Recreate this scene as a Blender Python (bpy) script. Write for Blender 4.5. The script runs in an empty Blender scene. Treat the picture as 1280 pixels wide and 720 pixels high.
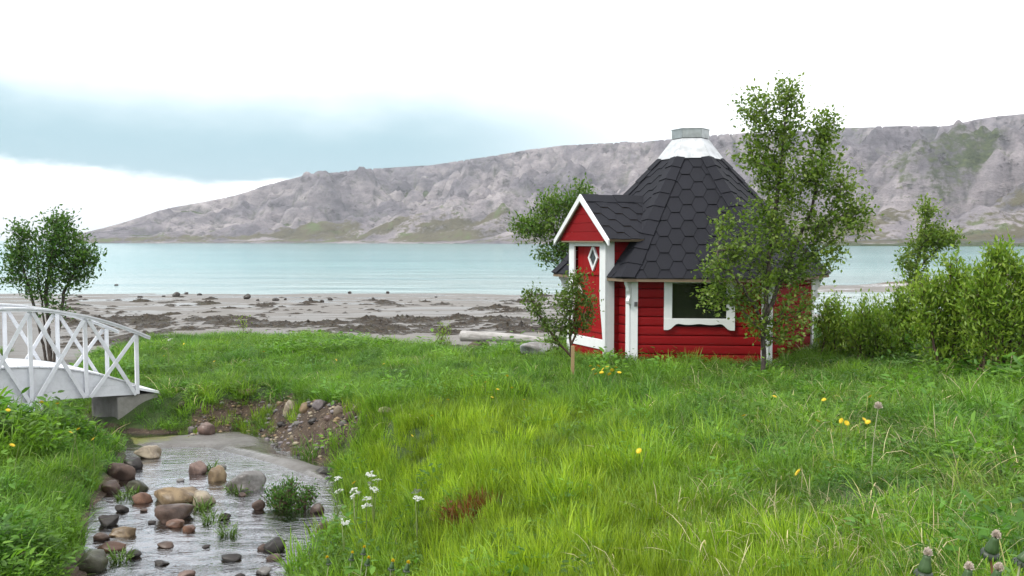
import bpy, bmesh, math, random
import numpy as np
from math import radians, sin, cos, pi
from mathutils import Vector, Matrix

scene = bpy.context.scene
C = scene.collection
rng = np.random.default_rng(7)
random.seed(7)

# ------------------------------------------------------------------ camera
CZ = 3.0                       # eye height above the sea, metres
F = 1150.0                     # focal length in photo pixels (1280 wide)
PITCH = math.atan(60.0 / F)
cam_data = bpy.data.cameras.new('camera')
cam_data.sensor_width = 36.0
cam_data.lens = 36.0 * F / 1280.0
cam_data.clip_start = 0.05
cam_data.clip_end = 12000
cam = bpy.data.objects.new('camera', cam_data)
C.objects.link(cam)
cam.location = (0, 0, CZ)
cam.rotation_euler = (pi / 2 - PITCH, 0, 0)
scene.camera = cam

# ------------------------------------------------------------------ exposure
scene.view_settings.view_transform = 'Standard'
scene.view_settings.look = 'None'
scene.view_settings.gamma = 1.0
scene.view_settings.use_curve_mapping = False
scene.view_settings.exposure = 1.25
scene.cycles.max_bounces = 6
scene.cycles.diffuse_bounces = 3
scene.cycles.glossy_bounces = 3
scene.cycles.transmission_bounces = 4
scene.cycles.transparent_max_bounces = 8
scene.cycles.volume_bounces = 0
scene.cycles.use_denoising = True


SUN_AZ = radians(-62)          # to the left of and behind the camera's shoulder, seen from above
SUN_EL = radians(52)
sun_dir = Vector((-0.86 * cos(SUN_EL), -0.51 * cos(SUN_EL), sin(SUN_EL))).normalized()


# ------------------------------------------------------------------ node helper
class NT:
    def __init__(s, tree):
        s.t = tree
        s.n = tree.nodes
        s.l = tree.links

    def new(s, kind, **kw):
        nd = s.n.new(kind)
        for k, v in kw.items():
            setattr(nd, k, v)
        return nd

    def put(s, sock, v):
        if hasattr(v, 'is_linked') or isinstance(v, bpy.types.NodeSocket):
            s.l.new(v, sock)
        elif v is not None:
            if isinstance(v, (tuple, list)) and len(v) == 3 and sock.type == 'RGBA':
                v = (*v, 1.0)
            sock.default_value = v

    def math(s, op, a, b=None, c=None, clamp=False):
        nd = s.new('ShaderNodeMath', operation=op, use_clamp=clamp)
        s.put(nd.inputs[0], a)
        if b is not None: s.put(nd.inputs[1], b)
        if c is not None: s.put(nd.inputs[2], c)
        return nd.outputs[0]

    def step(s, x, a, b, lo=0.0, hi=1.0):
        nd = s.new('ShaderNodeMapRange', interpolation_type='SMOOTHSTEP')
        s.put(nd.inputs[0], x); s.put(nd.inputs[1], a); s.put(nd.inputs[2], b)
        s.put(nd.inputs[3], lo); s.put(nd.inputs[4], hi)
        return nd.outputs[0]

    def mix(s, fac, a, b, mode='MIX'):
        nd = s.new('ShaderNodeMix', data_type='RGBA', blend_type=mode)
        s.put(nd.inputs[0], fac); s.put(nd.inputs[6], a); s.put(nd.inputs[7], b)
        return nd.outputs[2]

    def noise(s, vec, scale, detail=4.0, rough=0.55, dist=0.0, dims='3D'):
        nd = s.new('ShaderNodeTexNoise', noise_dimensions=dims)
        if vec is not None: s.put(nd.inputs['Vector'], vec)
        s.put(nd.inputs['Scale'], scale); s.put(nd.inputs['Detail'], detail)
        s.put(nd.inputs['Roughness'], rough); s.put(nd.inputs['Distortion'], dist)
        return nd.outputs[0]

    def voronoi(s, vec, scale, feature='F1', rand=1.0):
        nd = s.new('ShaderNodeTexVoronoi', feature=feature)
        if vec is not None: s.put(nd.inputs['Vector'], vec)
        s.put(nd.inputs['Scale'], scale); s.put(nd.inputs['Randomness'], rand)
        return nd

    def map(s, vec, scale=(1, 1, 1), rot=(0, 0, 0), loc=(0, 0, 0)):
        nd = s.new('ShaderNodeMapping')
        s.put(nd.inputs[0], vec)
        nd.inputs[1].default_value = loc; nd.inputs[2].default_value = rot; nd.inputs[3].default_value = scale
        return nd.outputs[0]

    def ramp(s, fac, stops):
        nd = s.new('ShaderNodeValToRGB')
        s.put(nd.inputs[0], fac)
        e = nd.color_ramp.elements
        while len(e) > 1: e.remove(e[-1])
        e[0].position = stops[0][0]; e[0].color = (*stops[0][1], 1)
        for p, c in stops[1:]:
            k = e.new(p); k.color = (*c, 1)
        return nd.outputs[0]

    def bump(s, h, strength=0.3, dist=0.02, normal=None):
        nd = s.new('ShaderNodeBump')
        s.put(nd.inputs['Height'], h)
        s.put(nd.inputs['Strength'], strength); s.put(nd.inputs['Distance'], dist)
        if normal is not None: s.put(nd.inputs['Normal'], normal)
        return nd.outputs[0]

    def attr(s, name, kind='GEOMETRY'):
        return s.new('ShaderNodeAttribute', attribute_name=name, attribute_type=kind)

    def pos(s):
        return s.new('ShaderNodeNewGeometry').outputs['Position']

    def obj(s):
        return s.new('ShaderNodeTexCoord').outputs['Object']

    def rand(s):
        return s.new('ShaderNodeObjectInfo').outputs['Random']


def new_mat(name):
    m = bpy.data.materials.new(name)
    m.use_nodes = True
    t = NT(m.node_tree)
    for nd in list(t.n):
        if nd.type not in ('OUTPUT_MATERIAL', 'BSDF_PRINCIPLED'): t.n.remove(nd)
    b = next(n for n in t.n if n.type == 'BSDF_PRINCIPLED')
    o = next(n for n in t.n if n.type == 'OUTPUT_MATERIAL')
    return m, t, b, o


# ------------------------------------------------------------------ world: bright overcast sky with a grey-blue cloud bank low on the left
world = bpy.data.worlds.new('World')
scene.world = world
world.use_nodes = True
world.cycles.sampling_method = 'MANUAL'
world.cycles.sample_map_resolution = 256
w = NT(world.node_tree)
for nd in list(w.n): w.n.remove(nd)
sky = w.new('ShaderNodeTexSky', sky_type='NISHITA')
sky.sun_disc = False
sky.sun_elevation = SUN_EL
sky.sun_rotation = math.atan2(sun_dir.x, sun_dir.y)
d = w.new('ShaderNodeTexCoord').outputs['Generated']
sep = w.new('ShaderNodeSeparateXYZ'); w.put(sep.inputs[0], d)
elev = w.math('MULTIPLY', w.math('ARCSINE', sep.outputs[2]), 180 / pi)
az = w.math('MULTIPLY', w.math('ARCTAN2', sep.outputs[0], sep.outputs[1]), 180 / pi)
dm = w.map(d, scale=(1, 1, 2.6))
n1 = w.noise(dm, 5.0, 5, 0.55)
n2 = w.noise(dm, 2.2, 3, 0.5)
n3 = w.noise(dm, 13.0, 6, 0.6)
e1 = w.math('ADD', elev, w.math('MULTIPLY', w.math('SUBTRACT', n1, 0.5), 3.4))
e1 = w.math('ADD', e1, w.math('MULTIPLY', w.math('SUBTRACT', n3, 0.5), 1.4))
top = w.math('ADD', e1, w.math('MULTIPLY', w.math('SUBTRACT', n2, 0.5), 5.0))
e1 = w.math('ADD', e1, w.math('MULTIPLY', az, 0.012))
bank = w.math('MULTIPLY', w.step(e1, 3.0, 3.75), w.step(top, 5.5, 13.0, 1.0, 0.0))
bank = w.math('MULTIPLY', bank, w.step(w.math('ADD', az, w.math('MULTIPLY', n2, 8.0)), -4.0, 24.0, 1.0, 0.0))
upper = w.math('MULTIPLY', w.step(w.math('ADD', az, w.math('MULTIPLY', n1, 8.0)), -14.0, -27.0), w.step(top, 12.0, 15.5, 0.0, 0.42))
bank = w.math('MAXIMUM', bank, upper)
patch = w.step(n2, 0.56, 0.75)
patch2 = w.step(n1, 0.52, 0.72)
grey = w.math('MAXIMUM', w.math('MULTIPLY', bank, 1.0), w.math('MULTIPLY', w.math('MULTIPLY', patch, 0.35), 1.0))
cloud = w.mix(grey, (1.12, 1.14, 1.16), (0.285, 0.44, 0.50))
low = w.step(elev, 0.0, 3.5, 0.6, 0.0)
cloud = w.mix(w.math('MULTIPLY', low, w.step(az, -12.0, 3.0, 1.0, 0.3)), cloud, (0.52, 0.60, 0.64))
skyb = w.new('ShaderNodeVectorMath', operation='SCALE')
w.put(skyb.inputs[0], sky.outputs[0]); skyb.inputs['Scale'].default_value = 0.12
cover = w.math('SUBTRACT', 0.97, w.math('MULTIPLY', w.step(n3, 0.55, 0.75), 0.15))
col = w.mix(cover, skyb.outputs[0], cloud)
bg = w.new('ShaderNodeBackground')
w.put(bg.inputs[0], col); bg.inputs[1].default_value = 0.68
wo = w.new('ShaderNodeOutputWorld'); w.put(wo.inputs[0], bg.outputs[0])

# ------------------------------------------------------------------ sun (veiled)
sl = bpy.data.lights.new('sun', 'SUN')
sl.energy = 1.5
sl.angle = radians(14)
sl.color = (1.0, 0.95, 0.87)
so = bpy.data.objects.new('sun', sl)
C.objects.link(so)
so.rotation_euler = sun_dir.to_track_quat('Z', 'Y').to_euler()
so.location = (-10, -6, 30)


# ------------------------------------------------------------------ numeric helpers
def smooth(a, b, x):
    t = np.clip((np.asarray(x, float) - a) / (b - a), 0, 1)
    return t * t * (3 - 2 * t)


def hash3(ix, iy, iz, seed):
    h = (ix.astype(np.int64) * 374761393 + iy.astype(np.int64) * 668265263 + iz.astype(np.int64) * 2147483647 + seed * 974711) & 0xffffffff
    h = ((h ^ (h >> 13)) * 1274126177) & 0xffffffff
    h = ((h ^ (h >> 16)) * 2246822519) & 0xffffffff
    return ((h ^ (h >> 15)) & 0xffffff) / float(0xffffff)


def vnoise(x, y, z=None, seed=0):
    x = np.asarray(x, float); y = np.asarray(y, float)
    z = np.zeros_like(x) if z is None else np.asarray(z, float)
    ix, iy, iz = np.floor(x), np.floor(y), np.floor(z)
    fx, fy, fz = x - ix, y - iy, z - iz
    fx = fx * fx * fx * (fx * (fx * 6 - 15) + 10); fy = fy * fy * fy * (fy * (fy * 6 - 15) + 10); fz = fz * fz * fz * (fz * (fz * 6 - 15) + 10)
    r = 0
    for dx in (0, 1):
        for dy in (0, 1):
            for dz in (0, 1):
                wgt = (fx if dx else 1 - fx) * (fy if dy else 1 - fy) * (fz if dz else 1 - fz)
                r = r + wgt * hash3(ix + dx, iy + dy, iz + dz, seed)
    return r * 2 - 1


def fbm(x, y, z=None, oct=4, seed=0, gain=0.5):
    r, a, f = 0, 1.0, 1.0
    tot = 0
    for o in range(oct):
        r = r + a * vnoise(np.asarray(x) * f, np.asarray(y) * f, None if z is None else np.asarray(z) * f, seed + o * 17)
        tot += a; a *= gain; f *= 2.03
    return r / tot


def ray(px, py):
    u = (px - 640.0) / F
    v = -(py - 360.0) / F
    return Vector((u, cos(PITCH) + v * sin(PITCH), -sin(PITCH) + v * cos(PITCH)))


def P(px, py, D):
    """point on the line of sight of a photo pixel, D metres ahead"""
    r = ray(px, py)
    r *= D / r.y
    return Vector((r.x, r.y, r.z + CZ))


# ------------------------------------------------------------------ terrain height (relative to the eye in the tables, then raised by CZ)
ctrl = np.array([
    (-1, 0, -1.25), (0, 0, -1.12), (1.5, 0, -1.0), (3, 0, -0.95), (6, 0, -0.95), (-1.2, -4, -1.6), (2, -4, -1.0),
    (0.9, 1.6, -0.97), (1.5, 2.6, -1.05), (3, 3.5, -1.08), (6, 4, -1.1),
    (0, 4.2, -1.5), (-.9, 5.2, -1.8), (1, 5, -1.42), (2.5, 5, -1.30), (4, 5, -1.25),
    (0, 7, -1.60), (2, 8, -1.55), (4, 8, -1.5), (6, 8, -1.5), (9, 8, -1.45), (-1, 7.5, -1.85),
    (0, 10, -1.64), (2, 11, -1.65), (4, 11, -1.63), (7, 11.5, -1.72), (11, 12, -1.7), (-.5, 9, -1.72), (-1.5, 10.8, -1.85), (-2.2, 11.7, -1.92),
    (1, 12.5, -1.66), (2.6, 13.5, -1.64), (4.3, 13.5, -1.66), (2.6, 15.5, -1.78), (-3.5, 12.3, -2.0), (-4.6, 12.6, -2.05),
    (-6, 14, -2.1), (-3, 15, -2.02), (-1, 15, -1.93), (-8, 20, -2.2), (-4, 20.5, -2.15), (-2, 18, -2.06), (0, 17, -2.0), (.5, 18.5, -2.15),
    (5, 18, -2.0), (8, 16, -1.88), (12, 16, -1.85), (18, 18, -1.9), (-3.6, 7, -2.08), (-4.6, 9, -2.06), (-5.6, 9.3, -1.98), (-3.2, 5.2, -1.98), (-6, 8, -1.98),
    (-5, 5, -1.9), (-3.3, 3, -1.9), (-4, -2, -1.8), (-7.5, 10, -1.98), (-9, 12, -2.05), (-14, 16, -2.1), (-12, 6, -1.9), (-16, 22, -2.2),
    (14, 3, -1.1), (18, 10, -1.5), (0, 24, -2.45), (-8, 25, -2.45), (8, 24, -2.3)])


def tps_k(r2):
    return 0.5 * r2 * np.log(r2 + 1e-9)


_n = len(ctrl)
_K = tps_k(((ctrl[:, None, :2] - ctrl[None, :, :2]) ** 2).sum(-1)) + np.eye(_n) * 0.6
_Pm = np.c_[np.ones(_n), ctrl[:, :2]]
_A = np.block([[_K, _Pm], [_Pm.T, np.zeros((3, 3))]])
_sol = np.linalg.solve(_A, np.r_[ctrl[:, 2], 0, 0, 0])

EDGE = np.array([(-60, 23), (-12, 22), (-8, 21), (-4.4, 20.9), (-2.2, 18.1), (-1, 16.9), (.6, 16.8), (3, 18), (6, 19), (20, 20), (60, 22)])


def edge_D(x):
    return np.interp(x, EDGE[:, 0], EDGE[:, 1])


def Wz(y):
    """level of the stream along its course"""
    return np.interp(y, [-5, 6, 9, 11, 14, 22, 50], [-2.12, -2.25, -2.33, -2.44, -2.52, -2.62, -2.95])


def on_water(px, py, lift=0.0):
    D = 8.0
    for _ in range(12):
        r = ray(px, py)
        D = (Wz(D) + lift) / r.z * r.y
    return (r.x / r.y * D, D)


channel = [on_water(*p) for p in [(365, 720), (385, 690), (408, 665), (428, 640), (420, 604), (408, 582), (352, 564), (340, 548), (300, 537), (240, 542), (185, 544), (120, 541)]]
channel += [(-5.9, 12.4), (-7.2, 14), (-10, 22), (-14, 40), (-17, 40), (-12, 22), (-9, 14), (-7.6, 11.8), (-6.6, 10.7), (-5.4, 10.2)]
channel += [on_water(*p) for p in [(165, 562), (172, 580), (158, 605), (136, 630), (131, 660), (126, 690), (128, 720)]]
channel += [(-2.6, 4.5), (-2.5, 2), (-2.6, -5), (-1.2, -5), (-1.15, 2), (-1.3, 4.8)]
channel = np.array(channel)
mud = np.array([on_water(*p) for p in [(150, 542), (185, 546), (240, 543), (300, 538), (340, 549), (352, 565), (408, 583), (418, 606), (372, 598), (330, 582), (295, 573), (245, 561), (180, 562), (150, 556)]])


def poly_sd(poly, x, y):
    """signed distance to a polygon, negative inside"""
    x = np.asarray(x, float); y = np.asarray(y, float)
    d2 = np.full(x.shape, 1e18)
    inside = np.zeros(x.shape, bool)
    n = len(poly)
    for i in range(n):
        ax, ay = poly[i]; bx, by = poly[(i + 1) % n]
        ex, ey = bx - ax, by - ay
        t = np.clip(((x - ax) * ex + (y - ay) * ey) / (ex * ex + ey * ey + 1e-12), 0, 1)
        d2 = np.minimum(d2, (x - ax - t * ex) ** 2 + (y - ay - t * ey) ** 2)
        cond = ((ay > y) != (by > y))
        with np.errstate(divide='ignore', invalid='ignore'):
            xi = ax + (y - ay) / (by - ay + 1e-15) * ex
        inside ^= cond & (x < xi)
    d_ = np.sqrt(d2)
    return np.where(inside, -d_, d_)


HUT = (2.6, 13.5)
HUT_Z = -1.62


def height(x, y):
    x = np.asarray(x, float); y = np.asarray(y, float)
    sh = x.shape
    xf, yf = x.ravel(), y.ravel()
    near = (yf > -6) & (yf < 27) & (np.abs(xf) < 24)
    yc = np.clip(yf, -6, 27); xc = np.clip(xf, -24, 24)
    zn = np.full(xf.shape, -2.0)
    xi, yi = xc[near], yc[near]
    out = _sol[_n] + _sol[_n + 1] * xi + _sol[_n + 2] * yi
    for k in range(_n):
        out = out + _sol[k] * tps_k((xi - ctrl[k, 0]) ** 2 + (yi - ctrl[k, 1]) ** 2)
    zn[near] = out
    zn += 0.035 * fbm(xf * 0.9, yf * 0.9, oct=3, seed=3) * (np.abs(yf) < 40)
    # the beach: from the grass edge down to the tide line about 50 m out
    zb = -2.28 - np.clip(yf - 20, 0, 32) * 0.0232 - np.clip(yf - 52, 0, 400) * 0.02
    zb += 0.03 * fbm(xf * 0.25, yf * 0.5, oct=3, seed=9) * smooth(18, 24, yf) * (yf < 80)
    lag = smooth(8, 14, xf) * smooth(28, 36, yf) * (1 - smooth(90, 120, yf))
    zb = zb * (1 - lag) + lag * (-3.07 - 0.015 * np.clip(yf - 62, 0, 60))
    spit = np.exp(-((yf - (57 + 0.08 * (xf - 24))) / 3.2) ** 2) * (0.28 * smooth(14, 19, xf) + 0.45 * smooth(21, 27, xf) + 0.7 * smooth(28, 36, xf))
    zb += spit * (1 + 0.3 * fbm(xf * .6, yf * .6, oct=3, seed=12))
    zb = np.where(yf < 18, -2.2, zb)
    e = edge_D(xf) + 0.9 * fbm(xf * 0.8, yf * 0 + 4, oct=3, seed=5)
    k = smooth(e - 0.8, e + 1.2, yf)
    far_side = smooth(16, 26, np.abs(xf))
    zn = zn * (1 - far_side) + far_side * np.where(near, zn, -2.0)
    z = zn * (1 - k) + zb * k
    # the stream bed cut into it
    sd = poly_sd(channel, xf, yf)
    ms = poly_sd(mud, xf, yf)
    bw = 0.62 + 0.25 * fbm(xf * 1.3, yf * 1.3, oct=2, seed=21) + 0.7 * smooth(-2.2, -0.8, xf) * (1 - smooth(8.2, 10, yf)) + 1.0 * smooth(14, 20, yf)
    wz = Wz(yf)
    bed = wz - 0.02 - 0.13 * smooth(0, 0.45, -sd) * (1 - smooth(14, 18, yf))
    bed = bed + (wz + 0.035 + 0.012 * fbm(xf * 2, yf * 2, oct=3, seed=31) - bed) * smooth(0.10, -0.16, ms) if False else bed
    mm = 1 - smooth(-0.22, 0.08, ms)
    bed = bed * (1 - mm) + (wz + 0.035 + 0.012 * fbm(xf * 2, yf * 2, oct=3, seed=31)) * mm
    t = smooth(0.0, 1.0, np.clip(sd, 0, None) / np.clip(bw, 0.25, None))
    zc = np.minimum(bed, z) * (1 - t) + z * t
    z = np.where(sd < 2.6, zc, z)
    dip = np.exp(-(((xf + 4.62) / .72) ** 2 + ((yf - 11.35) / .62) ** 2))
    z = np.where(sd < 2.6, z * (1 - dip) + np.minimum(z, wz + 0.03) * dip, z)
    # level pad under the hut
    hd = np.hypot(xf - HUT[0], yf - HUT[1])
    pad = 1 - smooth(1.9, 2.6, hd)
    z = z * (1 - pad) + HUT_Z * pad
    return (z + CZ).reshape(sh)


def hz(x, y):
    return float(height(np.array([x]), np.array([y]))[0])


def G(px, py, lift=0.0):
    """where the line of sight of a photo pixel meets the ground"""
    r = ray(px, py)
    Ds = np.concatenate([np.linspace(1.0, 30, 900), np.linspace(30, 120, 400)])
    xs = r.x / r.y * Ds; zs = r.z / r.y * Ds + CZ
    h = height(xs, Ds) + lift
    i = np.argmax(zs < h)
    if not (zs < h).any(): i = len(Ds) - 1
    return Vector((xs[i], Ds[i], h[i]))


# ------------------------------------------------------------------ object helpers
def tag(o, label=None, cat=None, group=None, kind=None):
    if label: o['label'] = label
    if cat: o['category'] = cat
    if group: o['group'] = group
    if kind: o['kind'] = kind
    return o


def empty(name, loc, rz=0.0):
    o = bpy.data.objects.new(name, None)
    o.empty_display_size = 0.2
    o.location = loc
    o.rotation_euler = (0, 0, rz)
    C.objects.link(o)
    return o


def mesh_data(name, verts, faces, mat=None, smooth_=False):
    me = bpy.data.meshes.new(name)
    me.from_pydata([tuple(v) for v in verts], [], [tuple(f) for f in faces])
    if mat: me.materials.append(mat)
    if smooth_: me.shade_smooth()
    me.update()
    return me


def np_mesh(name, V, Fc, mat=None, smooth_=False):
    """fast mesh from numpy arrays, Fc (n,k)"""
    me = bpy.data.meshes.new(name)
    V = np.asarray(V, np.float32); Fc = np.asarray(Fc, np.int32)
    me.vertices.add(len(V)); me.vertices.foreach_set('co', V.ravel())
    n, k = Fc.shape
    me.loops.add(n * k); me.loops.foreach_set('vertex_index', Fc.ravel())
    me.polygons.add(n)
    me.polygons.foreach_set('loop_start', np.arange(0, n * k, k, dtype=np.int32))
    if smooth_: me.polygons.foreach_set('use_smooth', np.ones(n, bool))
    if mat: me.materials.append(mat)
    me.update(calc_edges=True)
    return me


def add_obj(name, me, parent=None, loc=None, rot=None):
    o = bpy.data.objects.new(name, me)
    if parent: o.parent = parent
    if loc is not None: o.location = loc
    if rot is not None: o.rotation_euler = rot
    C.objects.link(o)
    return o


def vcol(me, name, arr):
    """per vertex colour, arr (n,3)"""
    a = me.attributes.new(name, 'FLOAT_COLOR', 'POINT')
    arr = np.c_[arr, np.ones(len(arr))].astype(np.float32)
    a.data.foreach_set('color', arr.ravel())


def vfloat(me, name, arr):
    a = me.attributes.new(name, 'FLOAT', 'POINT')
    a.data.foreach_set('value', np.asarray(arr, np.float32))


class MB:
    """collects boxes, prisms and beams into one mesh"""
    def __init__(s): s.v, s.f = [], []

    def poly_prism(s, pts, off):
        """pts: planar polygon (Vectors), off: Vector thickness"""
        n = len(pts); b = len(s.v)
        s.v += [Vector(p) for p in pts] + [Vector(p) + Vector(off) for p in pts]
        s.f.append(tuple(range(b, b + n))[::-1]); s.f.append(tuple(range(b + n, b + 2 * n)))
        for i in range(n):
            j = (i + 1) % n
            s.f.append((b + i, b + j, b + n + j, b + n + i))
        return s

    def box(s, c, ax, ay, az):
        """centre and three half-extent vectors"""
        c, ax, ay, az = map(Vector, (c, ax, ay, az))
        return s.poly_prism([c - ax - ay - az, c + ax - ay - az, c + ax + ay - az, c - ax + ay - az], az * 2)

    def beam(s, a, b, w, t, up=(0, 0, 1)):
        """square bar from a to b; w across, t along up"""
        a, b = Vector(a), Vector(b); dd = (b - a).normalized()
        side = dd.cross(Vector(up)).normalized(); u = side.cross(dd).normalized()
        return s.box((a + b) / 2, (b - a) / 2, side * w / 2, u * t / 2)

    def build(s, name, mat, parent=None, bevel=0.0, label=None):
        me = mesh_data(name, s.v, s.f, mat)
        bm = bmesh.new(); bm.from_mesh(me)
        bmesh.ops.recalc_face_normals(bm, faces=bm.faces)
        if bevel:
            bmesh.ops.bevel(bm, geom=list(bm.edges), offset=bevel, segments=1, affect='EDGES', clamp_overlap=True)
        bm.to_mesh(me); bm.free()
        o = add_obj(name, me, parent)
        if label: o['label'] = label
        return o


def clip_poly(poly, a, b):
    """clip 2D polygon to the left side of the line a->b"""
    out = []
    n = len(poly)
    def sdist(p): return (b[0] - a[0]) * (p[1] - a[1]) - (b[1] - a[1]) * (p[0] - a[0])
    for i in range(n):
        p, q = poly[i], poly[(i + 1) % n]
        sp, sq = sdist(p), sdist(q)
        if sp >= 0: out.append(p)
        if (sp >= 0) != (sq >= 0):
            t = sp / (sp - sq)
            out.append((p[0] + t * (q[0] - p[0]), p[1] + t * (q[1] - p[1])))
    return out


def clip_convex(poly, conv):
    for i in range(len(conv)):
        poly = clip_poly(poly, conv[i], conv[(i + 1) % len(conv)])
        if len(poly) < 3: return []
    return poly


def area2(p):
    return 0.5 * sum(p[i][0] * p[(i + 1) % len(p)][1] - p[(i + 1) % len(p)][0] * p[i][1] for i in range(len(p)))

# ================================================================== MATERIALS of the setting
def ground_material():
    m, t, b, o = new_mat('ground_cover')
    p = t.pos()
    nA = t.noise(p, 1.1, 5, 0.6); nB = t.noise(p, 6.0, 5, 0.6); nC = t.noise(p, 34.0, 4, 0.6); nD = t.noise(p, 0.35, 4, 0.55)
    ps = t.map(p, scale=(0.35, 1.0, 1.0))
    nS = t.noise(ps, 0.55, 6, 0.62)
    sand = t.ramp(nS, [(0.3, (0.105, 0.098, 0.092)), (0.5, (0.155, 0.147, 0.139)), (0.7, (0.215, 0.205, 0.195))])
    sand = t.mix(t.math('MULTIPLY', nC, 0.35), sand, (0.16, 0.13, 0.11))
    soil = t.ramp(nB, [(0.3, (0.022, 0.014, 0.009)), (0.55, (0.055, 0.035, 0.022)), (0.75, (0.10, 0.07, 0.045))])
    soil = t.mix(t.step(nC, 0.55, 0.7), soil, (0.17, 0.13, 0.10))
    turf = t.ramp(nA, [(0.3, (0.022, 0.045, 0.010)), (0.6, (0.045, 0.075, 0.016)), (0.8, (0.075, 0.08, 0.028))])
    mud = t.ramp(t.noise(p, 2.2, 6, 0.65), [(0.3, (0.06, 0.052, 0.045)), (0.5, (0.115, 0.105, 0.097)), (0.72, (0.165, 0.155, 0.148))])
    mud = t.mix(t.step(nC, 0.6, 0.68), mud, (0.05, 0.04, 0.035))
    bed = t.ramp(nB, [(0.3, (0.028, 0.023, 0.016)), (0.7, (0.085, 0.065, 0.04))])
    algae = t.ramp(nB, [(0.35, (0.09, 0.07, 0.02)), (0.6, (0.13, 0.14, 0.03)), (0.8, (0.10, 0.16, 0.03))])
    rock = t.ramp(nB, [(0.3, (0.06, 0.04, 0.028)), (0.7, (0.16, 0.11, 0.075))])
    def a(nm, lo=0.35, hi=0.65, k=0.5):
        v = t.math('ADD', t.attr(nm).outputs['Fac'], t.math('MULTIPLY', t.math('SUBTRACT', nB, 0.5), k))
        return t.step(v, lo, hi)
    aT, aS, aM, aB, aL, aR = a('turf'), a('soil', 0.3, 0.6), a('mud'), a('bed', 0.3, 0.7, 0.2), a('algae', 0.35, 0.7, 1.0), a('rocky')
    c = t.mix(aR, sand, rock)
    c = t.mix(aT, c, turf); c = t.mix(aB, c, bed); c = t.mix(aM, c, mud); c = t.mix(aL, c, algae); c = t.mix(aS, c, soil)
    t.put(b.inputs['Base Color'], c)
    wet = t.math('MULTIPLY', t.math('SUBTRACT', 1.0, aT), t.step(nS, 0.52, 0.43))
    wet = t.math('MULTIPLY', wet, t.math('SUBTRACT', 1.0, aS))
    wet = t.math('MULTIPLY', wet, t.step(t.attr('tide').outputs['Fac'], 0.0, 1.0, 0.5, 1.0))
    wet = t.math('MAXIMUM', wet, t.math('MULTIPLY', aM, t.step(t.noise(p, 1.6, 3, 0.5), 0.4, 0.6, 0.5, 1.0)))
    t.put(b.inputs['Roughness'], t.math('SUBTRACT', 0.9, t.math('MULTIPLY', wet, 0.72)))
    h = t.math('ADD', t.math('MULTIPLY', nB, 0.6), t.math('MULTIPLY', nC, 0.4))
    bs = t.math('SUBTRACT', 1.0, t.math('MULTIPLY', wet, 0.9))
    nd = t.bump(h, t.math('MULTIPLY', bs, 0.8), 0.05)
    t.put(b.inputs['Normal'], nd)
    return m


def rock_hill_material():
    m, t, b, o = new_mat('hill_rock')
    p = t.pos()
    pr = t.map(p, scale=(1.0, 1.0, 1.6))
    n0 = t.noise(pr, 0.012, 4, 0.55, 0.2); n1 = t.noise(pr, 0.05, 6, 0.65, 0.15); n2 = t.noise(pr, 0.22, 5, 0.65)
    c = t.ramp(n1, [(0.25, (0.13, 0.122, 0.13)), (0.45, (0.25, 0.232, 0.238)), (0.60, (0.36, 0.333, 0.332)), (0.78, (0.47, 0.44, 0.43))])
    wv = t.noise(pr, 0.07, 5, 0.7, 0.3)
    crack = t.step(wv, 0.42, 0.30)
    c = t.mix(t.math('MULTIPLY', crack, 0.55), c, (0.06, 0.055, 0.06))
    c = t.mix(t.step(n2, 0.55, 0.72, 0.0, 0.45), c, (0.10, 0.09, 0.095))
    c = t.mix(t.step(n0, 0.40, 0.58, 0.75, 0.0), c, t.mix(1.0, c, (0.48, 0.50, 0.56), 'MULTIPLY'))  # broad light and dark massing of the hill put into the rock colour
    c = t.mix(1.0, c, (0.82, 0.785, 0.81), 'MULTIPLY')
    c = t.mix(t.math('MULTIPLY', t.attr('crease').outputs['Fac'], t.step(n2, 0.30, 0.60, 0.35, 1.0)), c, t.ramp(n1, [(0.4, (0.062, 0.062, 0.068)), (0.6, (0.075, 0.082, 0.055))]))  # creases darkened in the colour: painted crevice shading mixed with plant growth
    n3 = t.noise(pr, 0.6, 4, 0.7)
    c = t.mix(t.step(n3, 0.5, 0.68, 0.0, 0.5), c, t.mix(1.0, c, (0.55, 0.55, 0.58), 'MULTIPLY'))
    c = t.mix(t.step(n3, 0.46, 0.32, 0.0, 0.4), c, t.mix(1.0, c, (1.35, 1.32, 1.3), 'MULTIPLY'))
    veg = t.math('ADD', t.attr('veg').outputs['Fac'], t.math('MULTIPLY', t.math('SUBTRACT', n1, 0.5), 1.1))
    veg = t.math('ADD', veg, t.math('MULTIPLY', t.math('SUBTRACT', n2, 0.5), 0.9))
    g = t.ramp(n2, [(0.3, (0.025, 0.035, 0.018)), (0.55, (0.06, 0.075, 0.035)), (0.75, (0.11, 0.125, 0.05))])
    c = t.mix(t.step(veg, 0.38, 0.66), c, g)
    bel = t.math('ADD', t.attr('moor').outputs['Fac'], t.math('MULTIPLY', t.math('SUBTRACT', n1, 0.5), 0.9))
    mo = t.ramp(n1, [(0.3, (0.05, 0.048, 0.03)), (0.55, (0.10, 0.088, 0.055)), (0.7, (0.09, 0.12, 0.045))])
    bel = t.math('ADD', bel, t.math('MULTIPLY', t.math('SUBTRACT', n2, 0.5), 0.9))
    c = t.mix(t.step(bel, 0.4, 0.6), c, mo)
    t.put(b.inputs['Base Color'], c)
    b.inputs['Roughness'].default_value = 0.95
    b.inputs['Specular IOR Level'].default_value = 0.1
    h = t.math('ADD', t.math('MULTIPLY', n1, 0.6), t.math('MULTIPLY', n2, 0.35))
    h = t.math('SUBTRACT', h, t.math('MULTIPLY', crack, 0.4))
    t.put(b.inputs['Normal'], t.bump(h, 0.8, 5.0))
    return m


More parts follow.
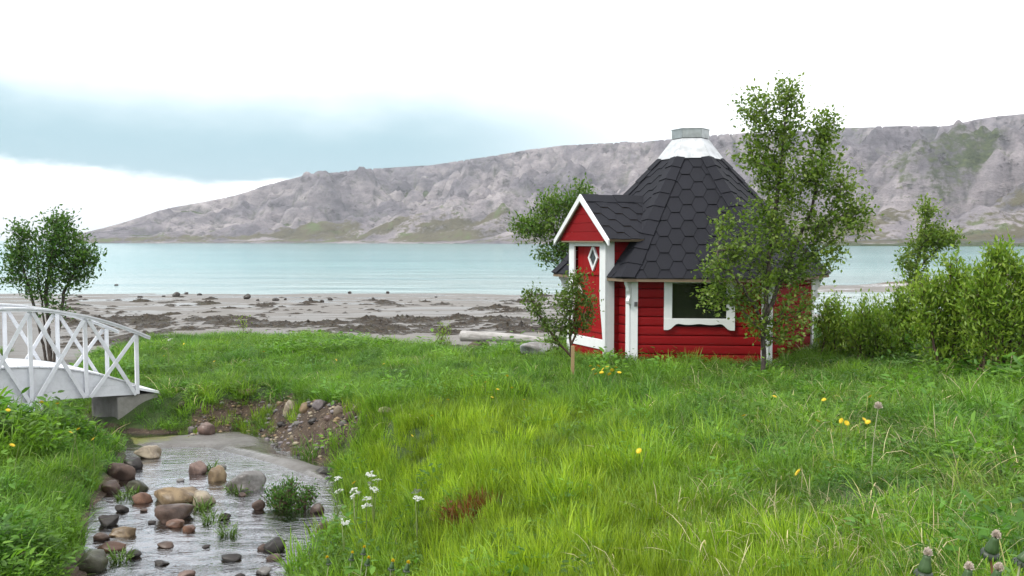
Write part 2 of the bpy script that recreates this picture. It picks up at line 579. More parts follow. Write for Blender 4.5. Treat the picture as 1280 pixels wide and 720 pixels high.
def sea_material():
    m, t, b, o = new_mat('sea_water')
    p = t.pos()
    big = t.noise(t.map(p, scale=(0.004, 0.016, 1)), 1.0, 4, 0.55)
    c = t.ramp(big, [(0.3, (0.085, 0.235, 0.25)), (0.55, (0.12, 0.29, 0.295)), (0.75, (0.17, 0.34, 0.33))])
    sep = t.new('ShaderNodeSeparateXYZ'); t.put(sep.inputs[0], p)
    shallow = t.step(t.math('ADD', sep.outputs[1], t.math('MULTIPLY', big, 30.0)), 60.0, 130.0, 1.0, 0.0)
    c = t.mix(t.math('MULTIPLY', shallow, 0.75), c, (0.30, 0.36, 0.34))
    st = t.noise(t.map(p, scale=(0.03, 0.22, 1)), 1.0, 4, 0.6)
    c = t.mix(t.step(st, 0.45, 0.65, 0.0, 0.55), c, (0.06, 0.19, 0.21))  # dark streaks painted into the water colour in place of ripple shading
    t.put(b.inputs['Base Color'], c)
    b.inputs['IOR'].default_value = 1.33
    b.inputs['Roughness'].default_value = 0.16
    w1 = t.noise(t.map(p, scale=(0.9, 1.6, 1)), 1.2, 3, 0.6)
    w2 = t.noise(t.map(p, scale=(0.10, 0.22, 1)), 1.0, 3, 0.6)
    h = t.math('ADD', t.math('MULTIPLY', w1, 0.05), t.math('MULTIPLY', w2, 0.30))
    windy = t.step(t.math('ADD', sep.outputs[1], t.math('MULTIPLY', t.math('SUBTRACT', big, 0.5), 260.0)), 150.0, 330.0, 1.0, 0.18)
    k = t.math('MULTIPLY', t.step(big, 0.35, 0.65, 0.45, 1.0), windy)
    t.put(b.inputs['Normal'], t.bump(h, k, 1.0))
    return m


def stream_material():
    m, t, b, o = new_mat('stream_water')
    p = t.pos()
    pr = t.map(p, scale=(0.8, 1.5, 1), rot=(0, 0, 0.35))
    w1 = t.noise(pr, 4.0, 4, 0.62, 0.8); w2 = t.noise(pr, 13.0, 3, 0.55, 0.6); w3 = t.noise(p, 0.9, 2, 0.5)
    h = t.math('ADD', t.math('MULTIPLY', w1, 0.030), t.math('MULTIPLY', w2, 0.006))
    nm = t.bump(h, t.step(w3, 0.35, 0.6, 0.30, 1.0), 1.0)
    gl = t.new('ShaderNodeBsdfGlossy'); gl.inputs['Roughness'].default_value = 0.07
    gl.inputs['Color'].default_value = (0.95, 0.96, 1.0, 1); t.put(gl.inputs['Normal'], nm)
    tr = t.new('ShaderNodeBsdfTransparent'); tr.inputs[0].default_value = (0.62, 0.56, 0.46, 1)
    fr = t.new('ShaderNodeFresnel'); fr.inputs[0].default_value = 1.6; t.put(fr.inputs['Normal'], nm)
    mx = t.new('ShaderNodeMixShader')
    t.put(mx.inputs[0], t.math('MULTIPLY', fr.outputs[0], 1.7, clamp=True)); t.put(mx.inputs[1], tr.outputs[0]); t.put(mx.inputs[2], gl.outputs[0])
    t.put(o.inputs['Surface'], mx.outputs[0])
    t.n.remove(b)
    return m


def axis(*segs):
    out = []
    for a, b_, st in segs:
        out += list(np.arange(a, b_, st))
    out.append(segs[-1][1])
    return np.array(out)


def grid_mesh(name, X, Y, Z, mat, keep=None):
    ny, nx = X.shape
    V = np.stack([X, Y, Z], -1).reshape(-1, 3)
    i = np.arange(ny * nx).reshape(ny, nx)
    Fc = np.stack([i[:-1, :-1], i[:-1, 1:], i[1:, 1:], i[1:, :-1]], -1).reshape(-1, 4)
    if keep is not None:
        kk = keep.reshape(ny, nx)
        fk = (kk[:-1, :-1] | kk[:-1, 1:] | kk[1:, 1:] | kk[1:, :-1]).ravel()
        Fc = Fc[fk]
        used = np.unique(Fc); remap = np.full(len(V), -1); remap[used] = np.arange(len(used))
        V = V[used]; Fc = remap[Fc]
    return np_mesh(name, V, Fc, mat, True)


# ------------------------------------------------------------------ ground
xs = axis((-3000, -400, 260), (-400, -60, 34), (-60, -24, 3), (-24, -8, 0.4), (-8, 1.0, 0.07), (1.0, 10, 0.2), (10, 24, 0.4), (24, 60, 2), (60, 400, 34), (400, 3000, 260))
ys = axis((-600, -60, 90), (-60, -6, 9), (-6, 3.5, 0.3), (3.5, 13.5, 0.07), (13.5, 27, 0.22), (27, 70, 0.7), (70, 130, 6), (130, 900, 70), (900, 3200, 300))
GX, GY = np.meshgrid(xs, ys)
GZ = height(GX, GY)
behind = (GY > 130)
GZ = np.where(behind, np.minimum(GZ, CZ - 4.2), GZ)
gme = grid_mesh('ground', GX, GY, GZ, ground_material())


def hz(x, y):
    """ground height read back from the ground sheet"""
    i = min(max(int(np.searchsorted(xs, x)) - 1, 0), len(xs) - 2); j = min(max(int(np.searchsorted(ys, y)) - 1, 0), len(ys) - 2)
    a = min(max((x - xs[i]) / (xs[i + 1] - xs[i]), 0), 1); b = min(max((y - ys[j]) / (ys[j + 1] - ys[j]), 0), 1)
    return float((GZ[j, i] * (1 - a) + GZ[j, i + 1] * a) * (1 - b) + (GZ[j + 1, i] * (1 - a) + GZ[j + 1, i + 1] * a) * b)


gx, gy, gz = GX.ravel(), GY.ravel(), GZ.ravel()
g_sd = poly_sd(channel, gx, gy); g_ms = poly_sd(mud, gx, gy)
g_edge = edge_D(gx) + 0.9 * fbm(gx * 0.8, gy * 0 + 4, oct=3, seed=5)
SOIL = np.array([tuple(G(*p).xy) for p in [(235, 545), (250, 512), (300, 505), (345, 500), (400, 500), (450, 506), (470, 514), (455, 530), (425, 545), (408, 572), (395, 575), (350, 562), (335, 545), (300, 537)]])
g_soil = poly_sd(SOIL, gx, gy)
PATH = np.array([(-0.9, 16.2), (0.0, 15.5), (0.95, 14.9), (0.9, 15.4), (0.2, 16.2), (-0.5, 16.9)])
g_path = poly_sd(PATH, gx, gy)
turf = (1 - smooth(-0.3, 0.4, gy - g_edge)) * smooth(-0.05, 0.15, g_sd) * smooth(-0.05, 0.2, g_path)
soilw = (1 - smooth(-0.1, 0.25, g_soil)) * smooth(-0.05, 0.05, g_sd)
soilw = np.maximum(soilw, 0.75 * smooth(0.0, 0.05, g_sd) * (1 - smooth(0.12, 0.3, g_sd)) * (gy < 14))
vfloat(gme, 'turf', turf)
vfloat(gme, 'soil', soilw)
vfloat(gme, 'mud', (1 - smooth(-0.12, 0.06, g_ms)))
vfloat(gme, 'bed', (1 - smooth(-0.02, 0.1, g_sd)) * (gy < 20))
_ax, _ay = on_water(175, 548)
vfloat(gme, 'algae', np.exp(-(((gx - _ax + 0.1) / 0.75) ** 2 + ((gy - _ay) / 0.5) ** 2)) * (g_sd < 0.35))
vfloat(gme, 'rocky', smooth(20, 26, gx) * np.exp(-((gy - 57.5) / 6.0) ** 2) * smooth(0.06, 0.25, gz))
vfloat(gme, 'tide', smooth(20, 50, gy))
ground = tag(add_obj('ground', gme), 'grassy shore, sandy tidal beach and muddy stream bank', 'ground', kind='structure')

# ------------------------------------------------------------------ sea
sx = axis((-6000, -600, 600), (-600, 600, 100), (600, 6000, 600)); sy = axis((24, 200, 22), (200, 1000, 100), (1000, 9000, 800))
SX, SY = np.meshgrid(sx, sy)
sea = tag(add_obj('sea', grid_mesh('sea', SX, SY, np.zeros_like(SX), sea_material())), 'pale turquoise fjord water between the beach and the hills', 'sea', kind='structure')

# ------------------------------------------------------------------ stream
wx = np.arange(-11, 0.5, 0.11); wy = np.arange(-5, 17, 0.11)
WX, WY = np.meshgrid(wx, wy)
keep = (poly_sd(channel, WX, WY) < 0.35)
stream = tag(add_obj('stream', grid_mesh('stream', WX, WY, Wz(WY) + CZ, stream_material(), keep)), 'shallow rippled stream running past the stones towards the bridge', 'stream', kind='structure')

# ------------------------------------------------------------------ hills across the water
RIDGE = np.array([(-900, 302), (40, 302), (105, 291), (160, 276), (200, 263), (260, 252), (300, 244), (330, 233), (380, 220), (450, 212), (540, 207), (620, 195), (660, 188), (700, 183),
                  (800, 178), (880, 170), (940, 166), (1000, 165), (1060, 161), (1180, 158), (1215, 150), (1240, 146), (1300, 141), (1420, 150), (1600, 130), (1900, 150), (2600, 180)])
cu = np.arange(90, 2300, 3.0)
rows = np.concatenate([np.linspace(-0.03, 1.0, 190), np.linspace(1.02, 1.6, 26)])
U, T = np.meshgrid(cu, rows)
shore_D = np.interp(U, [0, 105, 400, 640, 850, 1050, 1250, 1600, 2300], [900, 860, 820, 720, 600, 470, 420, 400, 380])
depth = np.interp(U, [90, 140, 400, 800, 1300, 2300], [60, 130, 380, 520, 560, 560])
HD = shore_D + depth * T
HX = (U - 640) / F * HD
ang = (300 - np.interp(U, RIDGE[:, 0], RIDGE[:, 1])) / F
hmax = ang * (shore_D + depth) + CZ
s = np.clip(T, 0, 1)
warp = 0.10 * fbm(HX / 120, HD / 120, oct=3, seed=41)
prof = smooth(0.02, 1.0, s + warp * smooth(0, .2, s) * (1 - smooth(.8, 1, s)))
prof = 0.55 * prof + 0.45 * np.clip(s + 0.9 * warp * (1 - s) * smooth(0, .2, s), 0, 1) ** 0.9
prof = np.where(s < 0.12, prof * (0.35 + 0.65 * s / 0.12), prof)
back = np.clip(1 - 1.2 * np.clip(T - 1, 0, 1) ** 1.2, 0, 1)
amp = smooth(0.03, 0.35, s) * np.clip(hmax / 90, 0.12, 1.2)
sk_ = HX + 0.55 * (HD - 700)
slab = np.abs(fbm(sk_ / 135 + 0.5 * fbm(HX / 80, HD / 80, oct=2, seed=44), (HD - 0.25 * HX) / 75, oct=4, seed=45, gain=0.42)) * 2.4
ledge = np.abs(fbm(sk_ / 46, (HD - 0.2 * HX) / 24, oct=4, seed=48, gain=0.5)) * 2.2
fine = fbm(HX / 9, HD / 7, oct=3, seed=52)
crag = np.abs(fbm(sk_ / 19, (HD - 0.2 * HX) / 11, oct=3, seed=57, gain=0.55)) * 2.2
rough_ = (40 * (slab - 0.5) + 15.0 * (ledge - 0.5) + 5.0 * (crag - 0.4) + 1.6 * fine) * amp
rough_ *= 1 - 0.72 * smooth(0.82, 1.0, T)
HZ = np.where(T < 0, -3.0, hmax * prof * back + rough_ + 0.4)
HZ = np.where(T < 0.0, HZ, np.maximum(HZ, 0.3 - 2.0 * (T > 1.5)))
HZ = np.where(T <= -0.029, -4.0, HZ)
_sil = np.max(np.where(T > 0.3, (HZ - CZ) / HD, 0), axis=0); _cor = np.clip((ang[0] + 0.0005) / np.maximum(_sil, 1e-4), 0.3, 1.6)
HZ = np.where((T >= 0.0), HZ * (1 + (_cor[None] - 1) * smooth(0.1, 0.6, T)), HZ)
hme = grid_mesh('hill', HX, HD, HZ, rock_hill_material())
gully = (1 - smooth(0.06, 0.34, slab)) * (1 - smooth(0.75, 0.95, s))
vegn = fbm(HX / 150, HD / 90, oct=3, seed=61)
veg = 0.55 * gully + 0.3 * (vegn > 0.18) * smooth(0.18, 0.4, vegn) + 0.25 * smooth(0.9, 1.0, s) + 0.35 * smooth(1000, 1200, U) * np.exp(-((s - 0.22 - 0.12 * smooth(1150, 1280, U)) / 0.07) ** 2)
veg = veg + 0.45 * np.exp(-(((U - 1265) / 45) ** 2 + ((s - 0.62) / 0.16) ** 2))
moor = 0.72 * (1 - smooth(0.13, 0.30, s)) * smooth(0.010, 0.035, s) * (0.75 + 0.6 * fbm(HX / 60, HD / 14, oct=3, seed=66))
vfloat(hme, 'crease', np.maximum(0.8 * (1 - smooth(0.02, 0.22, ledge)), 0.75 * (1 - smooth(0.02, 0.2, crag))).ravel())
vfloat(hme, 'veg', veg.ravel()); vfloat(hme, 'moor', moor.ravel())
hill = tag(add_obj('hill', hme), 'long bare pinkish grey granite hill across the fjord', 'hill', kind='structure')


# ================================================================== paint and wood
def paint(name, color, rough=0.55, wear=0.12, grain=(1, 1, 14), dirt=(0.2, 0.18, 0.15), spec=0.35):
    m, t, b, o = new_mat(name)
    p = t.obj()
    n1 = t.noise(t.map(p, scale=grain), 3.0, 5, 0.6); n2 = t.noise(t.pos(), 2.3, 4, 0.6); n3 = t.noise(t.pos(), 60.0, 3, 0.6)
    c = t.mix(t.math('MULTIPLY', t.step(n1, 0.35, 0.75), wear), color, tuple(x * 0.62 for x in color))
    c = t.mix(t.math('MULTIPLY', t.step(n2, 0.5, 0.75), wear * 0.8), c, dirt)
    r = t.rand()
    c = t.mix(t.math('MULTIPLY', r, 0.14), c, tuple(min(1, x * 1.25) for x in color))
    c = t.mix(t.math('MULTIPLY', t.math('SUBTRACT', 1.0, r), 0.12), c, tuple(x * 0.6 for x in color))
    t.put(b.inputs['Base Color'], c)
    t.put(b.inputs['Roughness'], t.math('ADD', rough, t.math('MULTIPLY', n1, 0.15)))
    b.inputs['Specular IOR Level'].default_value = spec
    t.put(b.inputs['Normal'], t.bump(t.math('ADD', n1, t.math('MULTIPLY', n3, 0.3)), 0.25, 0.004))
    return m


M_RED = paint('red_stain', (0.215, 0.0045, 0.0065), 0.6, 0.22, (2, 2, 22), (0.10, 0.014, 0.014), 0.16)
M_DOOR = paint('red_door_stain', (0.27, 0.0055, 0.007), 0.6, 0.2, (10, 10, 1), (0.12, 0.014, 0.014), 0.16)
M_WHITE = paint('white_paint', (0.72, 0.73, 0.75), 0.5, 0.14, (4, 4, 4), (0.5, 0.48, 0.44))
M_BRIDGE = paint('bridge_white_paint', (0.70, 0.71, 0.75), 0.5, 0.38, (5, 5, 5), (0.40, 0.42, 0.38))
M_WOOD = paint('raw_wood', (0.20, 0.145, 0.10), 0.8, 0.3, (2, 2, 18), (0.1, 0.08, 0.06))
M_DARK = paint('dark_underlay', (0.010, 0.010, 0.012), 0.9, 0.05)
M_DARKGREY = paint('dark_hardware', (0.09, 0.09, 0.095), 0.45, 0.1)


def shingle_material():
    m, t, b, o = new_mat('bitumen_shingle')
    p = t.pos()
    n1 = t.noise(p, 260.0, 2, 0.7); n2 = t.noise(p, 5.0, 4, 0.6); r = t.rand()
    c = t.ramp(n1, [(0.3, (0.005, 0.005, 0.008)), (0.5, (0.0105, 0.0108, 0.016)), (0.7, (0.020, 0.0205, 0.029))])
    c = t.mix(t.math('MULTIPLY', r, 0.35), c, (0.018, 0.018, 0.026))
    c = t.mix(t.step(n2, 0.5, 0.75, 0.0, 0.3), c, (0.010, 0.010, 0.013))
    t.put(b.inputs['Base Color'], c)
    b.inputs['Roughness'].default_value = 0.85
    b.inputs['Specular IOR Level'].default_value = 0.3
    t.put(b.inputs['Normal'], t.bump(n1, 0.5, 0.004))
    return m


def metal_material(name, color, rough, metallic):
    m, t, b, o = new_mat(name)
    n = t.noise(t.pos(), 9.0, 5, 0.6)
    c = t.mix(t.step(n, 0.35, 0.75), color, tuple(x * 0.72 for x in color))
    t.put(b.inputs['Base Color'], c)
    b.inputs['Metallic'].default_value = metallic
    t.put(b.inputs['Roughness'], t.math('ADD', rough, t.math('MULTIPLY', n, 0.2)))
    return m


def glass_material():
    m, t, b, o = new_mat('window_glass')
    b.inputs['Base Color'].default_value = (0.012, 0.013, 0.012, 1)
    b.inputs['Roughness'].default_value = 0.06
    b.inputs['Specular IOR Level'].default_value = 0.45
    t.put(b.inputs['Normal'], t.bump(t.noise(t.pos(), 2.5, 2, 0.5), 0.06, 0.05))
    return m


def concrete_material():
    m, t, b, o = new_mat('concrete')
    p = t.pos()
    n1 = t.noise(p, 3.0, 6, 0.65); n2 = t.noise(p, 40.0, 4, 0.6)
    c = t.ramp(n1, [(0.3, (0.15, 0.14, 0.125)), (0.55, (0.27, 0.26, 0.24)), (0.75, (0.34, 0.33, 0.31))])
    c = t.mix(t.step(n2, 0.55, 0.75, 0, 0.4), c, (0.12, 0.11, 0.10))
    t.put(b.inputs['Base Color'], c)
    b.inputs['Roughness'].default_value = 0.9
    t.put(b.inputs['Normal'], t.bump(t.math('ADD', n1, n2), 0.4, 0.01))
    return m


M_SHINGLE = shingle_material()
M_CONE = metal_material('white_steel', (0.55, 0.56, 0.58), 0.35, 0.3)
M_COLLAR = metal_material('galvanised_steel', (0.40, 0.42, 0.42), 0.32, 0.85)
M_GLASS = glass_material()
M_CONC = concrete_material()

# ================================================================== THE HUT (hexagonal barbecue hut)
HC = Vector((HUT[0], HUT[1], HUT_Z + CZ))
RW, RE, RC = 1.74, 1.995, 0.405          # corner radius of wall, eave, chimney cone
Z_EAVE, Z_RC = 1.115, 2.83               # above the floor
TH = -5.9
hut = empty('grill_hut', HC)
tag(hut, 'hexagonal red timber hut with black shingle roof and white trim', 'hut')


def crn(i, r, z=0.0):
    """hexagon corner i (0 = left, 1 = front left, 2 = front right, 3 = right, ...) in hut coordinates"""
    a = radians(TH - 180 + 60 * i)
    return Vector((r * cos(a), r * sin(a), z))


APW, APE, APC = (RW * .8660254, RE * .8660254, RC * .8660254)


def roof_ap(z):     # apothem of the roof at height z
    return APE + (APC - APE) * (z - Z_EAVE) / (Z_RC - Z_EAVE)


# porch numbers: b along the left wall, tt out from it
B0, PW, GW = 0.08, 0.50, 0.75            # centre offset, wall half width, gable half width
T_WALL, T_GABLE = 0.22, 0.34
Z_PF, Z_PA = 1.62, 2.215                 # gable foot and apex height


def porch_z(b): return Z_PA - (Z_PA - Z_PF) * abs(b - B0) / GW


# ---- walls: boards laid one on another between the corners
BOARD = 0.1225
board_cache = {}


def board_mesh(x0, x1, z0, z1, thick=0.03, cut=None):
    """horizontal rounded board in wall coordinates: x along, y outwards (negative), z up"""
    key = (round(x0, 3), round(x1, 3), round(z1 - z0, 3), thick)
    if key in board_cache: return board_cache[key]
    h = z1 - z0; g = 0.003
    prof = [(0, g), (-thick * 0.55, g), (-thick * 0.9, h * 0.10), (-thick, h * 0.25), (-thick, h * 0.75), (-thick * 0.9, h * 0.92), (-thick * 0.55, h - g), (0, h - g)]
    v = [(x0, y, z) for y, z in prof] + [(x1, y, z) for y, z in prof]
    n = len(prof)
    f = [tuple(range(n)), tuple(range(2 * n - 1, n - 1, -1))] + [(i, i + n, (i + 1) % n + n, (i + 1) % n) for i in range(n)]
    me = mesh_data('plank', v, f, M_RED)
    board_cache[key] = me
    return me


def wall_frame(i):
    a, c = crn(i, RW), crn((i + 1) % 6, RW)
    mid = (a + c) / 2
    out = mid.normalized()
    rz = math.atan2((c - a).y, (c - a).x)
    return mid, (c - a).length, rz, out


nb = int(round((Z_EAVE + 0.02) / BOARD))
for i in range(6):
    mid, ln, rz, out = wall_frame(i)
    wall = empty('wall', mid, rz); wall.parent = hut
    core = MB().box((0, 0.03, (Z_EAVE + .02) / 2), (ln / 2 - .02, 0, 0), (0, 0.028, 0), (0, 0, (Z_EAVE + .02) / 2 - .01)).build('wall_core', M_DARK, wall)
    for k in range(nb):
        z0, z1 = k * BOARD, (k + 1) * BOARD
        spans = [(-ln / 2 + .01, ln / 2 - .01)]
        if i == 0:
            spans = [(-ln / 2 + .01, B0 - PW), (B0 + PW, ln / 2 - .01)]
        if i == 1 and z1 > 0.56 and z0 < 1.09:
            spans = [(-ln / 2 + .01, -0.45), (0.45, ln / 2 - .01)]
        for x0, x1 in spans:
            o = add_obj('plank', board_mesh(x0, x1, z0, z1), wall, (0, 0, z0))
    wall.empty_display_size = 0.1

# ---- window in the front wall
mid, ln, rz, out = wall_frame(1)
win = empty('window', mid + out * 0.0, rz); win.parent = hut
WX0, WX1, WZ0, WZ1 = -0.455, 0.455, 0.50, 1.10


def prism_xz(pts, y0, y1, name, mat, parent, bevel=0.0):
    mb = MB(); mb.poly_prism([Vector((x, y0, z)) for x, z in pts], (0, y1 - y0, 0))
    return mb.build(name, mat, parent, bevel)


fr = empty('frame', (0, 0, 0)); fr.parent = win
prism_xz([(WX0, 0.52), (WX0 + .105, 0.60), (WX0 + .105, WZ1), (WX0, WZ1)], -0.062, -0.005, 'jamb', M_WHITE, fr, .003)
prism_xz([(WX1 - .105, 0.60), (WX1, 0.52), (WX1, WZ1), (WX1 - .105, WZ1)], -0.062, -0.005, 'jamb', M_WHITE, fr, .003)
ap = [(WX0, 0.445)]
for q in range(0, 25):                                      # scalloped apron under the glass
    x = WX0 + .055 + (WX1 - WX0 - .11) * q / 24
    e = min(q, 24 - q) / 24
    z = 0.445 + 0.085 * float(smooth(0, 0.16, e)) - 0.016 * float(smooth(.12, .3, e)) + 0.012 * float(smooth(.34, .5, e))
    ap.append((x, z))
ap += [(WX1, 0.445), (WX1, 0.596), (WX0, 0.596)]
prism_xz(ap, -0.066, -0.006, 'apron', M_WHITE, fr, .002)
prism_xz([(WX0 + .107, 1.06), (WX1 - .107, 1.06), (WX1 - .107, WZ1), (WX0 + .107, WZ1)], -0.058, -0.006, 'head', M_WHITE, fr, .003)
prism_xz([(WX0 + .1, 0.585), (WX1 - .1, 0.585), (WX1 - .1, 1.07), (WX0 + .1, 1.07)], -0.018, -0.010, 'pane', M_GLASS, win)

# ---- corner boards and scroll brackets
scroll = [(0.0, 0.0), (0.035, 0.0), (0.072, 0.012), (0.085, 0.045), (0.070, 0.075), (0.048, 0.10), (0.045, 0.125), (0.062, 0.15), (0.082, 0.175), (0.088, 0.215), (0.105, 0.25), (0.125, 0.265), (0.125, 0.30), (0.0, 0.30)]
for i in range(6):
    cdir = crn(i, 1.0)
    post = empty('corner_post', crn(i, RW)); post.parent = hut
    for sgn, j in ((1, i), (-1, i - 1)):
        _, _, rz, out = wall_frame(j % 6)
        along = Vector((cos(rz), sin(rz), 0)) * sgn
        c0 = out * 0.040 + along * 0.030 + Vector((0, 0, (Z_EAVE - 0.02) / 2 - 0.01))
        MB().box(c0, along * 0.046, out * 0.012, Vector((0, 0, (Z_EAVE - 0.02) / 2 + .01))).build('corner_board', M_WHITE, post, .002)
    side = Vector((-cdir.y, cdir.x, 0))
    mb = MB(); base = cdir * 0.045
    mb.poly_prism([base + cdir * x + Vector((0, 0, Z_EAVE - 0.335 + z)) - side * 0.022 for x, z in scroll], side * 0.044)
    mb.build('bracket', M_WHITE, post)
    if i == 1:
        MB().box(cdir * 0.0 + wall_frame(1)[3] * 0.06 + Vector((cos(wall_frame(1)[2]), sin(wall_frame(1)[2]), 0)) * 0.05 + Vector((0, 0, 0.78)), Vector((cos(wall_frame(1)[2]), sin(wall_frame(1)[2]), 0)) * 0.02, wall_frame(1)[3] * 0.01, (0, 0, .03)).build('socket', M_DARKGREY, post)

# ---- roof
roof = empty('roof', (0, 0, 0)); roof.parent = hut
SW, SE_ = 0.335, 0.139                        # shingle pitch across and exposure up the slope
shingle_count = 0


def shingles(parent, origin, e1, e2, nrm, regions, vmax, umin, umax, stuff, uoff=0.0):
    """cover convex regions of a roof plane with hexagonal tabs; u along e1, v along e2"""
    global shingle_count
    big = MB() if stuff else None
    nrow = int(vmax / SE_) + 2
    cache = {}
    for k in range(-1, nrow):
        v0 = k * SE_
        n0, n1 = int(math.floor(umin / SW)) - 1, int(math.ceil(umax / SW)) + 1
        for c in range(n0, n1 + 1):
            u0 = (c + (0.5 if k % 2 else 0)) * SW + uoff
            g = 0.0018
            hexa = [(-SW / 6 + g * .5, g), (SW / 6 - g * .5, g), (SW / 3 - g, SE_), (SW / 6 - g * .5, 2 * SE_ - g), (-SW / 6 + g * .5, 2 * SE_ - g), (-SW / 3 + g, SE_)]
            if k == -1: hexa = [(x, max(y, SE_ + .001)) for x, y in hexa[:]]; hexa = [(SW/3 - g, SE_ + .002), (SW/6 - g*.5, 2*SE_ - g), (-SW/6 + g*.5, 2*SE_ - g), (-SW/3 + g, SE_ + .002)]
            poly = [(x + u0, y + v0) for x, y in hexa]
            for ri, reg in enumerate(regions):
                cl = clip_convex(poly, reg)
                if len(cl) < 3 or abs(area2(cl)) < 0.0009: continue
                full = abs(abs(area2(cl)) - abs(area2(poly))) < 1e-6
                pts = []
                for (u, v) in cl:
                    off = 0.006 + 0.013 * (1 - (v - v0) / (2 * SE_))
                    pts.append(e1 * (u - u0) + e2 * (v - v0) + nrm * off)
                shift = origin + e1 * u0 + e2 * v0
                if stuff:
                    big.poly_prism([p + shift for p in pts], nrm * 0.005)
                else:
                    key = (k == -1)
                    if full and key in cache: me = cache[key]
                    else:
                        mb = MB(); mb.poly_prism(pts, nrm * 0.005)
                        me = mesh_data('shingle', mb.v, mb.f, M_SHINGLE)
                        if full: cache[key] = me
                    add_obj('shingle', me, parent, shift)
                    shingle_count += 1
    if stuff:
        o = big.build('shingle_cover', M_SHINGLE, parent); o['kind'] = 'stuff'


for i in range(6):
    a, c = crn(i, RE, Z_EAVE), crn((i + 1) % 6, RE, Z_EAVE)
    ta, tc = crn(i, RC, Z_RC), crn((i + 1) % 6, RC, Z_RC)
    m0, m1 = (a + c) / 2, (ta + tc) / 2
    e1 = (c - a).normalized(); sl_ = (m1 - m0); L_ = sl_.length; e2 = sl_.normalized(); nrm = e1.cross(e2).normalized()
    hw0, hw1 = (c - a).length / 2, (tc - ta).length / 2
    hwt = hw0 + (hw1 - hw0) * (L_ - .03) / L_
    trap = [(-hw0, 0), (hw0, 0), (hwt, L_ - .03), (-hwt, L_ - .03)]
    regions = [trap]
    if i == 0:
        vz = lambda z: (z - Z_EAVE) / (Z_RC - Z_EAVE) * L_
        bl, br = B0 - PW, B0 + PW
        A_ = vz(porch_z(B0)); Bv = vz(porch_z(br)); Cv = vz(porch_z(bl))
        r1 = clip_convex(trap, [(-5, -1), (bl, -1), (bl, 9), (-5, 9)])
        r2 = clip_convex(trap, [(br, -1), (5, -1), (5, 9), (br, 9)])
        r3 = clip_convex(trap, [(B0, A_), (br, Bv), (br, 9), (B0, 9)])
        r4 = clip_convex(trap, [(bl, Cv), (B0, A_), (B0, 9), (bl, 9)])
        regions = [r for r in (r1, r2, r3, r4) if len(r) >= 3]
    face = empty('roof_face', m0); face.parent = roof
    for reg in regions:
        mb = MB(); mb.poly_prism([e1 * u + e2 * v for u, v in reg], nrm * -0.03)
        mb.build('roof_deck', M_DARK, face)
    shingles(face, Vector((0, 0, 0)), e1, e2, nrm, regions, L_, -hw0, hw0, i not in (0, 1, 2), uoff=0.05 * i)
    # eave fascia
    up = Vector((0, 0, 1)); outd = m0.copy(); outd.z = 0; outd.normalize()
    if i == 0:
        spans = [(-hw0, bl), (br, hw0)]
    else: spans = [(-hw0, hw0)]
    for u0, u1 in spans:
        MB().poly_prism([e1 * u0 - outd * .012 + up * -0.034, e1 * u1 - outd * .012 + up * -0.034, e1 * u1 - outd * .012 + up * 0.004, e1 * u0 - outd * .012 + up * 0.004], outd * 0.014).build('fascia', M_WOOD, face)
        wa = APE - APW
        MB().poly_prism([e1 * (u0 * .97) - outd * wa + up * -0.008, e1 * (u1 * .97) - outd * wa + up * -0.008, e1 * (u1 * .99) - outd * .02 + up * -0.008, e1 * (u0 * .99) - outd * .02 + up * -0.008], up * -0.012).build('soffit', M_WOOD, face)
    # hip caps: folded strips climbing the hip at corner i
    prev_m0 = (crn((i - 1) % 6, RE, Z_EAVE) + a) / 2
    pe1 = (a - crn((i - 1) % 6, RE, Z_EAVE)).normalized()
    psl = ((crn((i - 1) % 6, RC, Z_RC) + ta) / 2 - prev_m0).normalized(); pn = pe1.cross(psl).normalized()
    hip = ta - a; HL = hip.length; hd_ = hip.normalized()
    ns = 9
    for q in range(ns):
        s0, s1 = HL * q / ns - .004, HL * (q + 1) / ns + 0.02
        if s1 > HL: s1 = HL
        w0, w1 = 0.165 - 0.06 * q / ns, 0.165 - 0.06 * (q + 1) / ns
        if q == 0: w0 = 0.15
        hn = (nrm + pn).normalized()
        o0, o1 = 0.042, 0.029
        def cp(s_, w_, off):
            q0 = a + hd_ * s_
            r_ = q0 + e1 * w_ * 1.0 + nrm * off
            l_ = q0 - pe1 * w_ * 1.0 + pn * off
            if q > 0 or s_ > 0.01:
                r_ = r_ - e2 * 0.03; l_ = l_ - psl * 0.03
            return l_, q0 + hn * off * 1.12, r_
        lo, hi = cp(max(s0, 0.0), w0, o0), cp(s1, w1, o1)
        v = [*lo, *hi]; v = v + [p - hn * 0.012 for p in v]
        f = [(0, 1, 4, 3), (1, 2, 5, 4), (7, 6, 9, 10), (8, 7, 10, 11), (0, 6, 7, 1), (1, 7, 8, 2), (3, 4, 10, 9), (4, 5, 11, 10), (0, 3, 9, 6), (2, 8, 11, 5)]
        add_obj('hip_cap', mesh_data('hip_cap', v, f, M_SHINGLE), roof)

